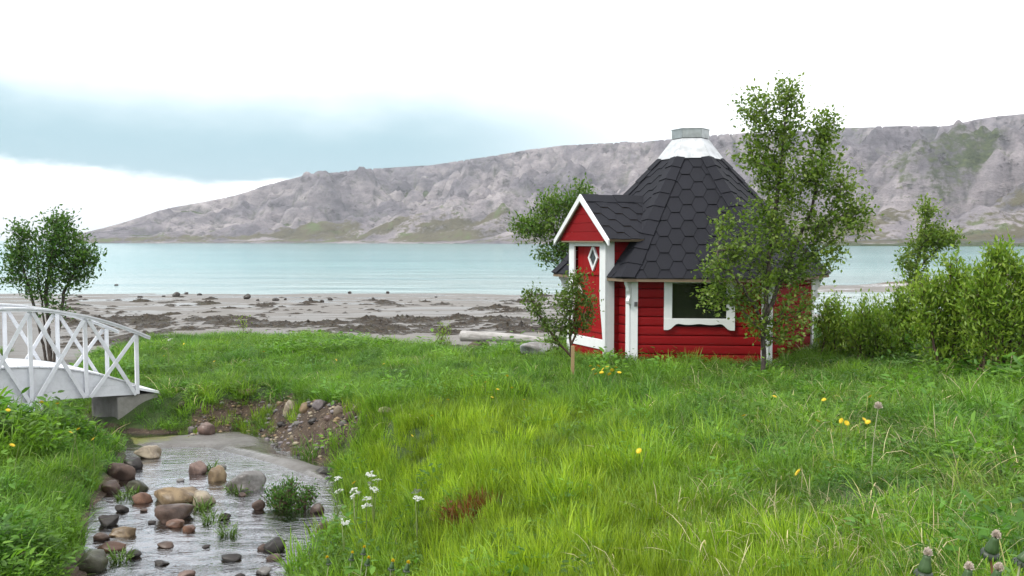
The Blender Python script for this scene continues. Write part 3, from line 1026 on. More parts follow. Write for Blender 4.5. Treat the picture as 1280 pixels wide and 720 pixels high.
# ---- chimney: white steel cone with a galvanised collar
chim = empty('chimney', (0, 0, 0)); chim.parent = roof
RT, Z_CT, Z_CC = 0.262, 3.075, 3.215
for i in range(6):
    a, c, tc, ta = crn(i, RC + .085, Z_RC - .05), crn(i + 1, RC + .085, Z_RC - .05), crn(i + 1, RT, Z_CT), crn(i, RT, Z_CT)
    nn = (c - a).cross(ta - a).normalized()
    MB().poly_prism([a, c, tc, ta], nn * 0.004).build('cone_panel', M_CONE, chim)
    MB().beam(a, ta, 0.012, 0.010).build('cone_seam', M_CONE, chim)
    a, c, tc, ta = crn(i, RT + .004, Z_CT + .012), crn(i + 1, RT + .004, Z_CT + .012), crn(i + 1, RT + .004, Z_CC), crn(i, RT + .004, Z_CC)
    nn = (c - a).cross(ta - a).normalized()
    MB().poly_prism([a, c, tc, ta], nn * 0.004).build('collar_panel', M_COLLAR, chim)
MB().poly_prism([crn(i, RT - .01, Z_CT - .02) for i in range(6)], (0, 0, 0.01)).build('damper', M_DARK, chim)
MB().poly_prism([crn(i, RT + .022, Z_CC) for i in range(6)], (0, 0, 0.006)).build('collar_cap', M_COLLAR, chim)
for i in (1, 2):
    p_ = (crn(i, RC + .05, Z_RC - .02) + crn(i + 1, RC + .05, Z_RC - .02)) / 2 * 1.0
    MB().box(p_ + (p_.normalized() * .004), (0.009, 0, 0), (0, .009, 0), (0, 0, .009)).build('rivet', M_COLLAR, chim)

# ---- porch
mid, ln, rz, out = wall_frame(0)
porch = empty('porch', mid, rz); porch.parent = hut        # local: x along the wall, -y outwards
yw, yg = -T_WALL, -T_GABLE
for sgn in (-1, 1):
    xs_ = B0 + sgn * PW
    nbp = int(math.ceil((porch_z(xs_) + 0.02) / BOARD))
    for k in range(nbp):
        z0, z1 = k * BOARD, min((k + 1) * BOARD, porch_z(xs_) - 0.01)
        if z1 - z0 < .02: continue
        yb = -0.005 if z1 < Z_EAVE else max(0.0, (APW - roof_ap(z1))) + 0.02
        MB().box((xs_ - sgn * .012, (yw + .02 + yb) / 2, (z0 + z1) / 2), (0.012, 0, 0), (0, abs(yb - yw - .02) / 2, 0), (0, 0, (z1 - z0) / 2 - .0025)).build('plank', M_RED, porch, .002)
    # white side corner board, and front board with a curved inner edge
    MB().box((xs_ + sgn * .008, yw + .055, (porch_z(xs_) - .02) / 2), (0.012, 0, 0), (0, .055, 0), (0, 0, (porch_z(xs_) - .02) / 2)).build('corner_board', M_WHITE, porch, .002)
    pts = [(xs_ + sgn * .02, 0.0), (xs_ + sgn * .02, Z_PF - .01)]
    for q in range(0, 13):
        z = (Z_PF - .01) * (1 - q / 12)
        wdt = 0.155 if z > 0.95 else 0.06 + 0.095 * (0.5 - 0.5 * cos(pi * max(0, (z - .15)) / 0.80))
        if z < .15: wdt = 0.06
        pts.append((xs_ + sgn * .02 - sgn * wdt, z))
    prism_xz(pts, yw - .03, yw - .004, 'door_post', M_WHITE, porch)
# header above the door, gable boards, floor sill
prism_xz([(B0 - PW + .13, Z_PF - .085), (B0 + PW - .13, Z_PF - .085), (B0 + PW - .13, Z_PF - .012), (B0 - PW + .13, Z_PF - .012)], yw - .026, yw - .002, 'header', M_WHITE, porch, .002)
gz0 = Z_PF - 0.01
for k in range(6):
    z0, z1 = gz0 + k * BOARD, gz0 + (k + 1) * BOARD - .003
    def hwid(z): return max(0.0, (Z_PA - .03 - z) / (Z_PA - Z_PF) * GW)
    if z0 > Z_PA - .06: break
    w0, w1 = min(hwid(z0), GW - .06), hwid(min(z1, Z_PA - .035))
    prism_xz([(B0 - w0, z0), (B0 + w0, z0), (B0 + w1, min(z1, Z_PA - .035)), (B0 - w1, min(z1, Z_PA - .035))], yg + .035, yg + .06, 'gable_plank', M_RED, porch, .002)
# soffit between the gable boards and the door front
MB().box((B0, (yg + yw) / 2 + .01, Z_PF - 0.022), (PW + .1, 0, 0), (0, (yw - yg) / 2, 0), (0, 0, .009)).build('soffit', M_WOOD, porch)
# door with diamond window
door = empty('door', (0, yw + .05, 0)); door.parent = porch
DX0, DX1, DZ0, DZ1 = B0 - PW + .12, B0 + PW - .03, 0.27, Z_PF - .08
ndp = 5
for k in range(ndp):
    x0, x1 = DX0 + (DX1 - DX0) * k / ndp, DX0 + (DX1 - DX0) * (k + 1) / ndp
    prism_xz([(x0 + .002, DZ0), (x1 - .002, DZ0), (x1 - .002, DZ1), (x0 + .002, DZ1)], -0.012, 0.012, 'plank', M_DOOR, door, .002)
for z in (1.14, 0.36):
    prism_xz([(DX0 + .02, z), (DX1 - .02, z), (DX1 - .02, z + .045), (DX0 + .02, z + .045)], -0.030, -0.0125, 'rail', M_DOOR, door, .003)
dcx, dcz, dw, dh = B0 + .09, 1.375, 0.135, 0.185
dia = empty('window', (0, 0, 0)); dia.parent = door
ring = [(0, 1), (1, 0), (0, -1), (-1, 0)]
for q in range(4):
    (x0, z0), (x1, z1) = ring[q], ring[(q + 1) % 4]
    kk = 0.70
    prism_xz([(dcx + x0 * dw, dcz + z0 * dh), (dcx + x1 * dw, dcz + z1 * dh), (dcx + x1 * dw * kk, dcz + z1 * dh * kk), (dcx + x0 * dw * kk, dcz + z0 * dh * kk)], -0.036, -0.013, 'frame', M_WHITE, dia)
prism_xz([(dcx + x * dw * .72, dcz + z * dh * .72) for x, z in ring], -0.020, -0.014, 'pane', M_GLASS, dia)
hx_, hz_ = DX0 + .11, 0.93
MB().beam((hx_, -0.055, hz_ + .05), (hx_ + .09, -0.055, hz_ - .06), .022, .03, (0, 1, 0)).build('handle', M_WHITE, door)
MB().box((hx_ + .02, -0.03, hz_ + .03), (.012, 0, 0), (0, .02, 0), (0, 0, .012)).build('handle_stud', M_WHITE, door)
# threshold and plinth boards
prism_xz([(B0 - PW + .03, 0.145), (B0 + PW - .045, 0.145), (B0 + PW - .045, 0.275), (B0 - PW + .03, 0.275)], yw - .024, yw + .02, 'threshold', M_WHITE, porch, .003)
prism_xz([(B0 - PW + .03, 0.0), (B0 + PW - .045, 0.0), (B0 + PW - .045, 0.142), (B0 - PW + .03, 0.142)], yw - .012, yw + .02, 'plinth_plank', M_RED, porch, .003)
# porch roof: two planes with bargeboards
for sgn in (-1, 1):
    foot = Vector((B0 + sgn * GW, 0, Z_PF)); apex = Vector((B0, 0, Z_PA))
    sl_ = apex - foot; L_ = sl_.length; e2 = sl_.normalized()
    e1 = Vector((0, sgn * 1.0, 0)); nrm = e1.cross(e2).normalized()
    if nrm.z < 0: e1 = -e1; nrm = e1.cross(e2).normalized()
    dirn = 1 if e1.y > 0 else -1
    yv0 = (APW - roof_ap(Z_PF)); yv1 = (APW - roof_ap(Z_PA))          # where it meets the main roof, foot and apex
    quad = [(dirn * yg, 0), (dirn * (yv0 + .02), 0), (dirn * (yv1 + .02), L_), (dirn * yg, L_)]
    if dirn < 0: quad = quad[::-1]
    if area2(quad) < 0: quad = quad[::-1]
    pf = empty('porch_roof', foot); pf.parent = porch
    MB().poly_prism([e1 * u + e2 * v for u, v in quad], nrm * -0.028).build('roof_deck', M_WOOD, pf)
    shingles(pf, Vector((0, 0, 0)), e1, e2, nrm, [quad], L_, -1.2, 1.2, False, uoff=0.07)
    MB().poly_prism([Vector((B0 + sgn * (GW + .035), yg, Z_PF - 0.075)), Vector((B0 + sgn * (GW + .035), yg, Z_PF + .005)), Vector((B0, yg, Z_PA + .035)), Vector((B0, yg, Z_PA - .065))], (0, -0.024, 0)).build('bargeboard', M_WHITE, porch, .002)
for q in range(4):
    y0, y1 = yg + (yv1 - yg) * q / 4, yg + (yv1 - yg) * (q + 1) / 4 + .02
    dz = 0.008 * ((q + 1) % 2)
    v = [Vector((B0 + x, y, Z_PA + .030 + dz - abs(x) * 0.80)) for y in (y0, y1) for x in (-.13, 0, .13)]
    v += [p - Vector((0, 0, .010)) for p in v]
    f = [(0, 1, 4, 3), (1, 2, 5, 4), (7, 6, 9, 10), (8, 7, 10, 11), (0, 6, 7, 1), (1, 7, 8, 2), (3, 4, 10, 9), (4, 5, 11, 10), (0, 3, 9, 6), (2, 8, 11, 5)]
    add_obj('ridge_cap', mesh_data('ridge_cap', v, f, M_SHINGLE), porch)

# ================================================================== THE BRIDGE
BA = Vector((-0.722, -0.692, 0)).normalized()       # along the bridge, leftwards from the near right end
BWd = Vector((-0.692, 0.722, 0)).normalized()       # across, away from the camera
BE = Vector((-4.93, 12.0, 0))                       # near right end post
BL, BWID, NBAY = 3.2, 1.0, 5
arch = lambda s_: 4 * 0.38 * s_ * (BL - s_) / BL ** 2
deck_z = lambda s_: CZ - 1.915 + arch(s_)
rail_z = lambda s_: CZ - 1.195 + arch(s_)
bot_z = lambda s_: CZ - 2.03 + 0.15 * arch(s_)
bridge = empty('footbridge', (BE.x, BE.y, CZ - 2.03))
tag(bridge, 'white arched wooden footbridge with lattice railings over the stream', 'bridge')
BO = -bridge.location


def bp(s_, w_, z): return BE + BA * s_ + BWd * w_ + Vector((0, 0, z)) + BO


for side, (w0, sg) in enumerate(((0.0, -1), (BWID, 1))):
    for part in range(2):                            # two-board fascia
        mb = MB(); n = 24
        lo = [bot_z(BL * q / n) if part == 0 else max(bot_z(BL * q / n), CZ - 1.875) + .002 for q in range(n + 1)]
        hi = [min(deck_z(BL * q / n) - .004, CZ - 1.875) if part == 0 else deck_z(BL * q / n) - .004 for q in range(n + 1)]
        qs = [q for q in range(n + 1) if hi[q] > lo[q] + .004]
        pts = [bp(BL * q / n, w0 + sg * 0.0, lo[q]) for q in qs] + [bp(BL * q / n, w0, hi[q]) for q in reversed(qs)]
        mb.poly_prism(pts, BWd * sg * -0.04)
        mb.build('fascia_board', M_BRIDGE, bridge)
    rail = empty('railing', (0, 0, 0)); rail.parent = bridge
    for q in range(NBAY + 1):
        s_ = BL * q / NBAY
        MB().beam(bp(s_, w0 + sg * .020, bot_z(s_) + (.0 if q else .01)), bp(s_, w0 + sg * .020, rail_z(s_) - .035), 0.048, 0.036, BWd).build('post', M_BRIDGE, rail, .003)
    for q in range(NBAY):
        s0, s1 = BL * q / NBAY, BL * (q + 1) / NBAY
        MB().beam(bp(s0 + .03, w0 + sg * .050, bot_z(s0) + .01), bp(s1 - .03, w0 + sg * .050, rail_z(s1) - .05), 0.046, 0.020, BWd).build('lattice_bar', M_BRIDGE, rail, .002)
        MB().beam(bp(s0 + .03, w0 + sg * .072, rail_z(s0) - .05), bp(s1 - .03, w0 + sg * .072, bot_z(s1) + .01), 0.046, 0.020, BWd).build('lattice_bar', M_BRIDGE, rail, .002)
    for lay, (t0, t1, wd) in enumerate(((-0.034, -0.012, 0.085), (-0.009, 0.012, 0.11))):
        n = 26; v = []; f = []
        for q in range(n + 1):
            s_ = -0.16 + (BL + .32) * q / n
            z = rail_z(min(max(s_, -0.16), BL + .16))
            for ww in (-wd / 2, wd / 2):
                for tt in (t0, t1): v.append(bp(s_, w0 + sg * .035 + ww, z + tt))
        for q in range(n):
            b_ = q * 4
            f += [(b_, b_ + 4, b_ + 5, b_ + 1), (b_ + 2, b_ + 3, b_ + 7, b_ + 6), (b_ + 1, b_ + 5, b_ + 7, b_ + 3), (b_, b_ + 2, b_ + 6, b_ + 4)]
        f += [(0, 1, 3, 2), (n * 4, n * 4 + 2, n * 4 + 3, n * 4 + 1)]
        add_obj('handrail', mesh_data('handrail', v, f, M_BRIDGE), rail)
npl = 27
for q in range(npl):
    s0, s1 = BL * q / npl + .003, BL * (q + 1) / npl - .003
    z0, z1 = deck_z(s0), deck_z(s1)
    MB().poly_prism([bp(s0, -.02, z0), bp(s1, -.02, z1), bp(s1, BWID + .02, z1), bp(s0, BWID + .02, z0)], (0, 0, .022)).build('deck_plank', M_BRIDGE, bridge, .002)
for s0, s1 in ((-0.002, -0.30), (BL + .002, BL + .3)):      # end ramps
    MB().poly_prism([bp(s0, 0, CZ - 1.93), bp(s1, 0, CZ - 2.015), bp(s1, BWID, CZ - 2.015), bp(s0, BWID, CZ - 1.93)], (0, 0, -.035)).build('ramp_plank', M_BRIDGE, bridge, .002)
MB().box(bp(-0.03, BWID / 2 + .0, CZ - 2.375), BA * 0.27, BWd * 0.47, (0, 0, 0.335)).build('abutment', M_CONC, bridge, .008, label='grey concrete block carrying the bridge end')
MB().box(bp(BL + 0.03, BWID / 2, CZ - 2.375), BA * 0.27, BWd * 0.47, (0, 0, 0.335)).build('abutment', M_CONC, bridge, .008)


# ================================================================== VEGETATION
def leaf_material(name, attr_kind, attr_name='tint', trans=0.35, rough=0.5):
    m, t, b, o = new_mat(name)
    c = t.attr(attr_name, attr_kind).outputs['Color']
    if attr_kind == 'INSTANCER':
        v = t.attr('shade').outputs['Fac']
        c = t.mix(1.0, c, t.ramp(v, [(0.0, (0.55, 0.60, 0.5)), (0.5, (1.0, 1.0, 1.0)), (1.0, (1.45, 1.3, 1.3))]), 'MULTIPLY')
    t.put(b.inputs['Base Color'], c)
    b.inputs['Roughness'].default_value = rough
    b.inputs['Specular IOR Level'].default_value = 0.35
    tl = t.new('ShaderNodeBsdfTranslucent'); t.put(tl.inputs[0], t.mix(0.5, c, t.mix(1.0, c, (1.5, 1.6, 0.6), 'MULTIPLY')))
    mx = t.new('ShaderNodeMixShader'); mx.inputs[0].default_value = trans
    t.put(mx.inputs[1], b.outputs[0]); t.put(mx.inputs[2], tl.outputs[0]); t.put(o.inputs['Surface'], mx.outputs[0])
    return m


M_BLADE = leaf_material('grass_blade', 'INSTANCER', trans=0.42)
M_LEAF = leaf_material('leaf', 'GEOMETRY', 'tint', 0.42, 0.38)


def bark_material(name, c0, c1):
    m, t, b, o = new_mat(name)
    p = t.pos()
    n = t.noise(t.map(p, scale=(1, 1, 0.35)), 30.0, 5, 0.65)
    t.put(b.inputs['Base Color'], t.ramp(n, [(0.35, c0), (0.65, c1)]))
    b.inputs['Roughness'].default_value = 0.9
    t.put(b.inputs['Normal'], t.bump(n, 0.6, 0.006))
    return m


M_BARK = bark_material('bark', (0.035, 0.026, 0.022), (0.10, 0.078, 0.066))
M_BARK2 = bark_material('red_brown_bark', (0.045, 0.025, 0.018), (0.12, 0.07, 0.05))
M_STAKE = paint('stake_wood', (0.30, 0.21, 0.11), 0.8, 0.3, (2, 2, 18), (0.15, 0.1, 0.06))


def blades(n, R, hmin, hmax, w, bend, rs, spread=0.35, twist=0.6, seg=3):
    """a tuft of grass blades as arrays"""
    r = R * np.sqrt(rs.random(n)); a = rs.random(n) * 2 * pi
    bx, by = r * np.cos(a), r * np.sin(a)
    L = hmin + (hmax - hmin) * rs.random(n)
    da = a + rs.normal(0, 1.0, n)
    lean = np.abs(rs.normal(0, spread, n)); bd = bend * (0.4 + 1.2 * rs.random(n))
    wd = w * (0.6 + 0.8 * rs.random(n))
    fa = da + pi / 2 + rs.normal(0, twist, n)
    sx_, sy_ = np.cos(fa), np.sin(fa)
    V = np.zeros((n, 2 * seg + 1, 3)); th = lean.copy()
    x, y, z = bx.copy(), by.copy(), np.full(n, -0.02)
    for k in range(seg + 1):
        ww = wd * (1 - 0.25 * k / seg) * (0.75 if k == 0 else 1.0)
        if k < seg:
            V[:, 2 * k, :] = np.stack([x - sx_ * ww / 2, y - sy_ * ww / 2, z], -1)
            V[:, 2 * k + 1, :] = np.stack([x + sx_ * ww / 2, y + sy_ * ww / 2, z], -1)
        else:
            V[:, 2 * seg, :] = np.stack([x, y, z], -1)
        st = L / seg
        x = x + np.cos(da) * np.sin(th) * st; y = y + np.sin(da) * np.sin(th) * st; z = z + np.cos(th) * st
        th = th + bd / seg
    tri = []
    for k in range(seg - 1):
        i = 2 * k
        tri += [(i, i + 1, i + 3), (i, i + 3, i + 2)]
    i = 2 * (seg - 1); tri.append((i, i + 1, i + 2))
    nv = 2 * seg + 1
    Fc = (np.array(tri)[None] + (np.arange(n) * nv)[:, None, None]).reshape(-1, 3)
    sh = np.repeat(np.clip(rs.normal(0.5, 0.3, n), 0, 1), nv)
    return V.reshape(-1, 3), Fc, sh


LEAF_T = np.array([(0, 0, 0), (0.28, 0.38, 0.05), (0.28, -0.38, 0.05), (0.68, 0.36, 0.03), (0.68, -0.36, 0.03), (1.0, 0, -0.06), (0.45, 0, -0.03)])
LEAF_F = np.array([(0, 6, 1), (0, 2, 6), (6, 3, 1), (6, 2, 4), (6, 5, 3), (6, 4, 5)])
LEAF_T2 = np.array([(0, 0, 0), (0.5, 0.42, 0.04), (0.5, -0.42, 0.04), (1.0, 0, -0.08)])
LEAF_F2 = np.array([(0, 3, 1), (0, 2, 3)])


def leaf_cloud(pos, dirv, nor, L, Wd, detail=False):
    """leaves at pos pointing along dirv with given normals; arrays of n"""
    T_, Fx = (LEAF_T, LEAF_F) if detail else (LEAF_T2, LEAF_F2)
    dirv = dirv / (np.linalg.norm(dirv, axis=1, keepdims=True) + 1e-9)
    side = np.cross(nor, dirv); side /= (np.linalg.norm(side, axis=1, keepdims=True) + 1e-9)
    up = np.cross(dirv, side)
    V = pos[:, None] + T_[None, :, 0:1] * (L[:, None, None] * dirv[:, None]) + T_[None, :, 1:2] * (Wd[:, None, None] * side[:, None]) + T_[None, :, 2:3] * (L[:, None, None] * up[:, None])
    n = len(pos)
    Fc = (Fx[None] + (np.arange(n) * len(T_))[:, None, None]).reshape(-1, 3)
    return V.reshape(-1, 3), Fc, len(T_)


def merge(parts):
    V, Fc, S = [], [], []; k = 0
    for v, f, s_ in parts:
        V.append(v); Fc.append(f + k); S.append(s_); k += len(v)
    return np.concatenate(V), np.concatenate(Fc), np.concatenate(S)


def weed_clump(rs, n, R, H, leaf, asp=0.62, pinnate=False):
    """low leafy plant: leaves on short stalks through a dome"""
    a = rs.random(n) * 2 * pi; r = R * np.sqrt(rs.random(n)); hh = H * (0.25 + 0.75 * rs.random(n)) * (1 - 0.5 * (r / R) ** 2)
    pos = np.stack([r * np.cos(a), r * np.sin(a), hh], -1)
    dirv = np.stack([np.cos(a) + rs.normal(0, .5, n), np.sin(a) + rs.normal(0, .5, n), rs.normal(0.15, .35, n)], -1)
    nor = np.stack([rs.normal(0, .45, n), rs.normal(0, .45, n), np.ones(n)], -1)
    L = leaf * (0.55 + 0.8 * rs.random(n))
    if pinnate:
        P_, D_, N_, L_ = [], [], [], []
        for i in range(n):
            dv = dirv[i] / np.linalg.norm(dirv[i]); sd_ = np.cross(nor[i], dv); sd_ /= np.linalg.norm(sd_)
            ln_ = L[i] * 2.2
            for q in range(5):
                s_ = (q + 1) / 5.5
                for sg in (-1, 1):
                    P_.append(pos[i] + dv * ln_ * s_); D_.append(sd_ * sg + dv * 0.6); N_.append(nor[i]); L_.append(L[i] * (0.6 - 0.3 * abs(s_ - .5)))
            P_.append(pos[i] + dv * ln_); D_.append(dv); N_.append(nor[i]); L_.append(L[i] * .6)
        pos, dirv, nor, L = map(np.array, (P_, D_, N_, L_))
    v, f, nv = leaf_cloud(pos, dirv, nor, L, L * asp, detail=(leaf > 0.045 and not pinnate))
    sh = np.repeat(np.clip(rs.normal(0.5, .18, len(pos)), 0, 1), nv)
    return v, f, sh


def variant(coll, name, parts, mat):
    v, f, s_ = merge(parts)
    me = np_mesh(name, v, f, mat, True)
    vfloat(me, 'shade', s_)
    o = bpy.data.objects.new(name, me)
    coll.objects.link(o)


def scatter(name, coll, pts, rot, scl, idx, tint, label, cat):
    me = bpy.data.meshes.new(name)
    me.vertices.add(len(pts)); me.vertices.foreach_set('co', np.asarray(pts, np.float32).ravel())
    a = me.attributes.new('rot', 'FLOAT_VECTOR', 'POINT'); a.data.foreach_set('vector', np.asarray(rot, np.float32).ravel())
    a = me.attributes.new('scl', 'FLOAT_VECTOR', 'POINT'); a.data.foreach_set('vector', np.asarray(scl, np.float32).ravel())
    a = me.attributes.new('idx', 'INT', 'POINT'); a.data.foreach_set('value', np.asarray(idx, np.int32))
    a = me.attributes.new('tint', 'FLOAT_COLOR', 'POINT'); a.data.foreach_set('color', np.c_[tint, np.ones(len(tint))].astype(np.float32).ravel())
    o = add_obj(name, me)
    ng = bpy.data.node_groups.new(name + '_scatter', 'GeometryNodeTree')
    ng.interface.new_socket('Geometry', in_out='INPUT', socket_type='NodeSocketGeometry')
    ng.interface.new_socket('Geometry', in_out='OUTPUT', socket_type='NodeSocketGeometry')
    N = ng.nodes; Lk = ng.links
    gi, go = N.new('NodeGroupInput'), N.new('NodeGroupOutput')
    ci = N.new('GeometryNodeCollectionInfo'); ci.inputs['Collection'].default_value = coll
    ci.inputs['Separate Children'].default_value = True; ci.inputs['Reset Children'].default_value = True
    ip = N.new('GeometryNodeInstanceOnPoints'); ip.inputs['Pick Instance'].default_value = True
    def na(nm, ty):
        q = N.new('GeometryNodeInputNamedAttribute'); q.data_type = ty; q.inputs['Name'].default_value = nm
        return q.outputs['Attribute']
    er = N.new('FunctionNodeEulerToRotation')
    Lk.new(na('rot', 'FLOAT_VECTOR'), er.inputs[0])
    Lk.new(gi.outputs[0], ip.inputs['Points']); Lk.new(ci.outputs[0], ip.inputs['Instance'])
    Lk.new(na('idx', 'INT'), ip.inputs['Instance Index']); Lk.new(er.outputs[0], ip.inputs['Rotation']); Lk.new(na('scl', 'FLOAT_VECTOR'), ip.inputs['Scale'])
    Lk.new(ip.outputs[0], go.inputs[0])
    md = o.modifiers.new('scatter', 'NODES'); md.node_group = ng
    return tag(o, label, cat, kind='stuff')


# ---- tufts
rs = np.random.default_rng(11)
c_lush = bpy.data.collections.new('lush_tufts'); c_yel = bpy.data.collections.new('bright_tufts'); c_weed = bpy.data.collections.new('weed_tufts')
c_dry = bpy.data.collections.new('dry_tufts'); c_big = bpy.data.collections.new('broad_tufts')
for k in range(9):
    variant(c_lush, 'lush_%02d' % k, [blades(40, 0.10, 0.10, 0.32, 0.0062, 1.2, rs, 0.36), blades(14, 0.12, 0.06, 0.16, 0.010, 0.9, rs, 0.6)], M_BLADE)
    variant(c_yel, 'bright_%02d' % k, [blades(46, 0.10, 0.08, 0.26, 0.0058, 0.5, rs, 0.20), blades(10, 0.12, 0.06, 0.16, 0.008, 0.8, rs, 0.5)], M_BLADE)
for k in range(8):
    variant(c_weed, 'weed_%02d' % k, [weed_clump(rs, 46, 0.13, 0.18, 0.030 + 0.005 * (k % 4), pinnate=False) if k % 2 else weed_clump(rs, 9, 0.11, 0.17, 0.036, 0.5, True), blades(9, 0.11, 0.10, 0.24, 0.006, 1.2, rs, 0.4)], M_BLADE)
for k in range(6):
    variant(c_dry, 'dry_%02d' % k, [blades(8, 0.12, 0.18, 0.42, 0.0050, 1.8, rs, 0.95, seg=4)], M_BLADE)
    variant(c_big, 'broad_%02d' % k, [weed_clump(rs, 46, 0.17, 0.30, 0.062, 0.55), blades(12, 0.15, 0.15, 0.36, 0.008, 1.2, rs, 0.4)], M_BLADE)

# ---- where they grow
bands = [(0.2, 1.0, 240), (1.0, 2.5, 330), (2.5, 4, 320), (4, 6, 300), (6, 9, 230), (9, 13, 150), (13, 17.5, 105), (17.5, 24, 80)]
PX, PY = [], []
for d0, d1, rho in bands:
    wmax = 0.60 * d1 + 2.6
    n = int(rho * (d1 - d0) * 2 * wmax)
    x_ = (rs.random(n) * 2 - 1) * wmax; y_ = d0 + (d1 - d0) * rs.random(n)
    k = np.abs(x_) < 0.60 * y_ + 2.6
    PX.append(x_[k]); PY.append(y_[k])
PX, PY = np.concatenate(PX), np.concatenate(PY)
sdc = poly_sd(channel, PX, PY); sds = poly_sd(SOIL, PX, PY); sdp = poly_sd(PATH, PX, PY)
hexw = np.array([(HUT[0] + crn(i, RW + .04).x, HUT[1] + crn(i, RW + .04).y) for i in range(6)])
sdh = poly_sd(hexw, PX, PY)
loc_p = np.stack([PX - (HC.x + mid.x), PY - (HC.y + mid.y)], -1)
pb = loc_p[:, 0] * cos(rz) + loc_p[:, 1] * sin(rz); pt = loc_p[:, 0] * sin(rz) - loc_p[:, 1] * cos(rz)
in_porch = (np.abs(pb - B0) < PW + .05) & (pt > -0.1) & (pt < T_WALL + .06)
in_br = np.zeros(len(PX), bool)
lb = np.stack([PX - BE.x, PY - BE.y], -1)
bs_, bw_ = lb @ np.array(BA.xy), lb @ np.array(BWd.xy)
in_br = (bs_ > -0.36) & (bs_ < BL + .35) & (bw_ > -0.06) & (bw_ < BWID + .06)
e_ = edge_D(PX) + 0.9 * fbm(PX * 0.8, PY * 0 + 4, oct=3, seed=5)
patchy = fbm(PX * 2.3, PY * 2.3, oct=3, seed=71)
ok = (sdc > 0.02 + 0.05 * rs.random(len(PX)) + 0.16 * (PX < -2.4) * (PY < 11)) & (PY < e_ - 0.1 + 0.35 * rs.random(len(PX))) & (sdh > 0) & ~in_porch & ~in_br & (sdp > 0.05 + 0.1 * rs.random(len(PX)))
soil_in = (sds < -0.02)
ok &= ~soil_in | ((patchy > 0.02) & (rs.random(len(PX)) < 0.7))
block_front = np.exp(-(((PX + 4.75) / .5) ** 2 + ((PY - 11.25) / .45) ** 2))
ok &= rs.random(len(PX)) > block_front * 1.3
PX, PY, sdc, sds, patchy, soil_in = [q[ok] for q in (PX, PY, sdc, sds, patchy, soil_in)]
PZ = height(PX, PY)
n = len(PX)
nz1 = fbm(PX * 0.55, PY * 0.55, oct=3, seed=81); nz2 = fbm(PX * 1.7, PY * 1.7, oct=3, seed=82); nz3 = fbm(PX * 0.9 + 9, PY * 0.9, oct=3, seed=83)
u = rs.random(n)
# zones in metres
z_yel = np.exp(-(((PX - 0.0 + 0.12 * (PY - 6)) / 1.15) ** 2)) * (1 - smooth(8.2, 10.2, PY)) + 0.45 * np.exp(-(((PX + 1.2) / 0.8) ** 2 + ((PY - 9.2) / 1.2) ** 2)) + 0.6 * soil_in
z_left = (1 - smooth(-3.2, -2.6, PX)) * (1 - smooth(9.5, 11.0, PY))
z_right = smooth(0.9, 2.4, PX)
z_back = smooth(11.0, 13.0, PY)
w_yel = np.clip(z_yel * 0.95 + 0.25 * nz2, 0.02, 1) * (1 - z_left)
w_weed = np.clip(0.26 + 0.40 * z_right + 0.60 * nz3 + 0.10 * z_back - 0.22 * z_yel, 0.06, 0.85)
w_dry = np.clip(0.025 + 0.07 * z_right + 0.45 * np.exp(-(((PX - 1.15) / .6) ** 2 + ((PY - 3.7) / 1.0) ** 2)) + 0.08 * np.exp(-(((PX - 3.0) / .7) ** 2 + ((PY - 5.2) / .9) ** 2)) + 0.05 * np.exp(-(((PX - 1.2) / .7) ** 2 + ((PY - 6.0) / .8) ** 2)) - 0.04 * z_yel + 0.10 * np.clip(nz2 - .25, 0, 1), 0.004, 0.4)
w_big = np.clip(0.02 + 0.22 * z_left * smooth(0, .5, nz1 + .2) + 0.30 * np.clip(nz1 - 0.22, 0, 1) + 0.30 * smooth(4.4, 5.6, PX) * smooth(8.4, 9.8, PY) + 0.5 * z_left * (1 - smooth(5.6, 6.8, PY)) * (PX < -2.9), 0, 0.5) * (1 - 1.0 * z_yel.clip(0, 1))
w_lush = np.clip(1 - w_yel - w_weed - w_dry - w_big, 0.12, 1)
Wt = np.stack([w_lush, w_yel, w_weed, w_dry, w_big]); Wt /= Wt.sum(0)
kind = (u[None] > np.cumsum(Wt, 0)).sum(0).clip(0, 4)
hs = 0.80 + 0.30 * nz1 + 0.22 * rs.normal(0, 1, n).clip(-1.5, 1.5)
nz4 = fbm(PX * 3.4, PY * 3.4, oct=2, seed=85)
hs *= 1 + 0.55 * nz4
hs *= 1 - 0.20 * np.clip(z_yel, 0, 1)
hs *= 1 - 0.5 * smooth(-4.9, -4.2, PX) * smooth(7.6, 8.6, PY) * z_left
hs *= 1 + 0.45 * (1 - smooth(-5.0, -4.5, PX)) * smooth(8, 8.8, PY) * (1 - smooth(10.2, 11, PY))
hs *= 1 + 0.85 * smooth(4.6, 6.0, PX) * smooth(8.4, 9.8, PY) + 0.35 * smooth(3.6, 4.6, PX) * smooth(10.5, 11.5, PY)
hs *= 1 + (0.08 + 0.2 * smooth(7.5, 8.5, PY)) * z_left - 0.22 * smooth(9.5, 11.5, PY) * (1 - smooth(5, 6.5, PX)) + 0.12 * z_yel
hs *= 0.62 + 0.30 * smooth(2.5, 7.0, PY) + 0.08 * smooth(9, 14, PY)
hs = hs.clip(0.4, 1.7)
YEL, MID, DEEP, OLIVE = map(np.array, ((0.245, 0.360, 0.024), (0.150, 0.285, 0.028), (0.072, 0.178, 0.024), (0.205, 0.262, 0.052)))
mixd = np.clip(0.5 + 0.9 * nz2 + 0.25 * rs.normal(0, 1, n), 0, 1)[:, None]
tint = DEEP * (1 - mixd) + MID * mixd
yl = np.clip(z_yel * 0.95 + 0.35 * nz3 + 0.15 * rs.normal(0, 1, n) + 0.10, 0, 1)[:, None]
tint = np.where((kind == 1)[:, None], MID * (1 - yl) + YEL * yl, tint * (1 - 0.55 * yl) + (MID * .3 + YEL * .7) * 0.55 * yl)
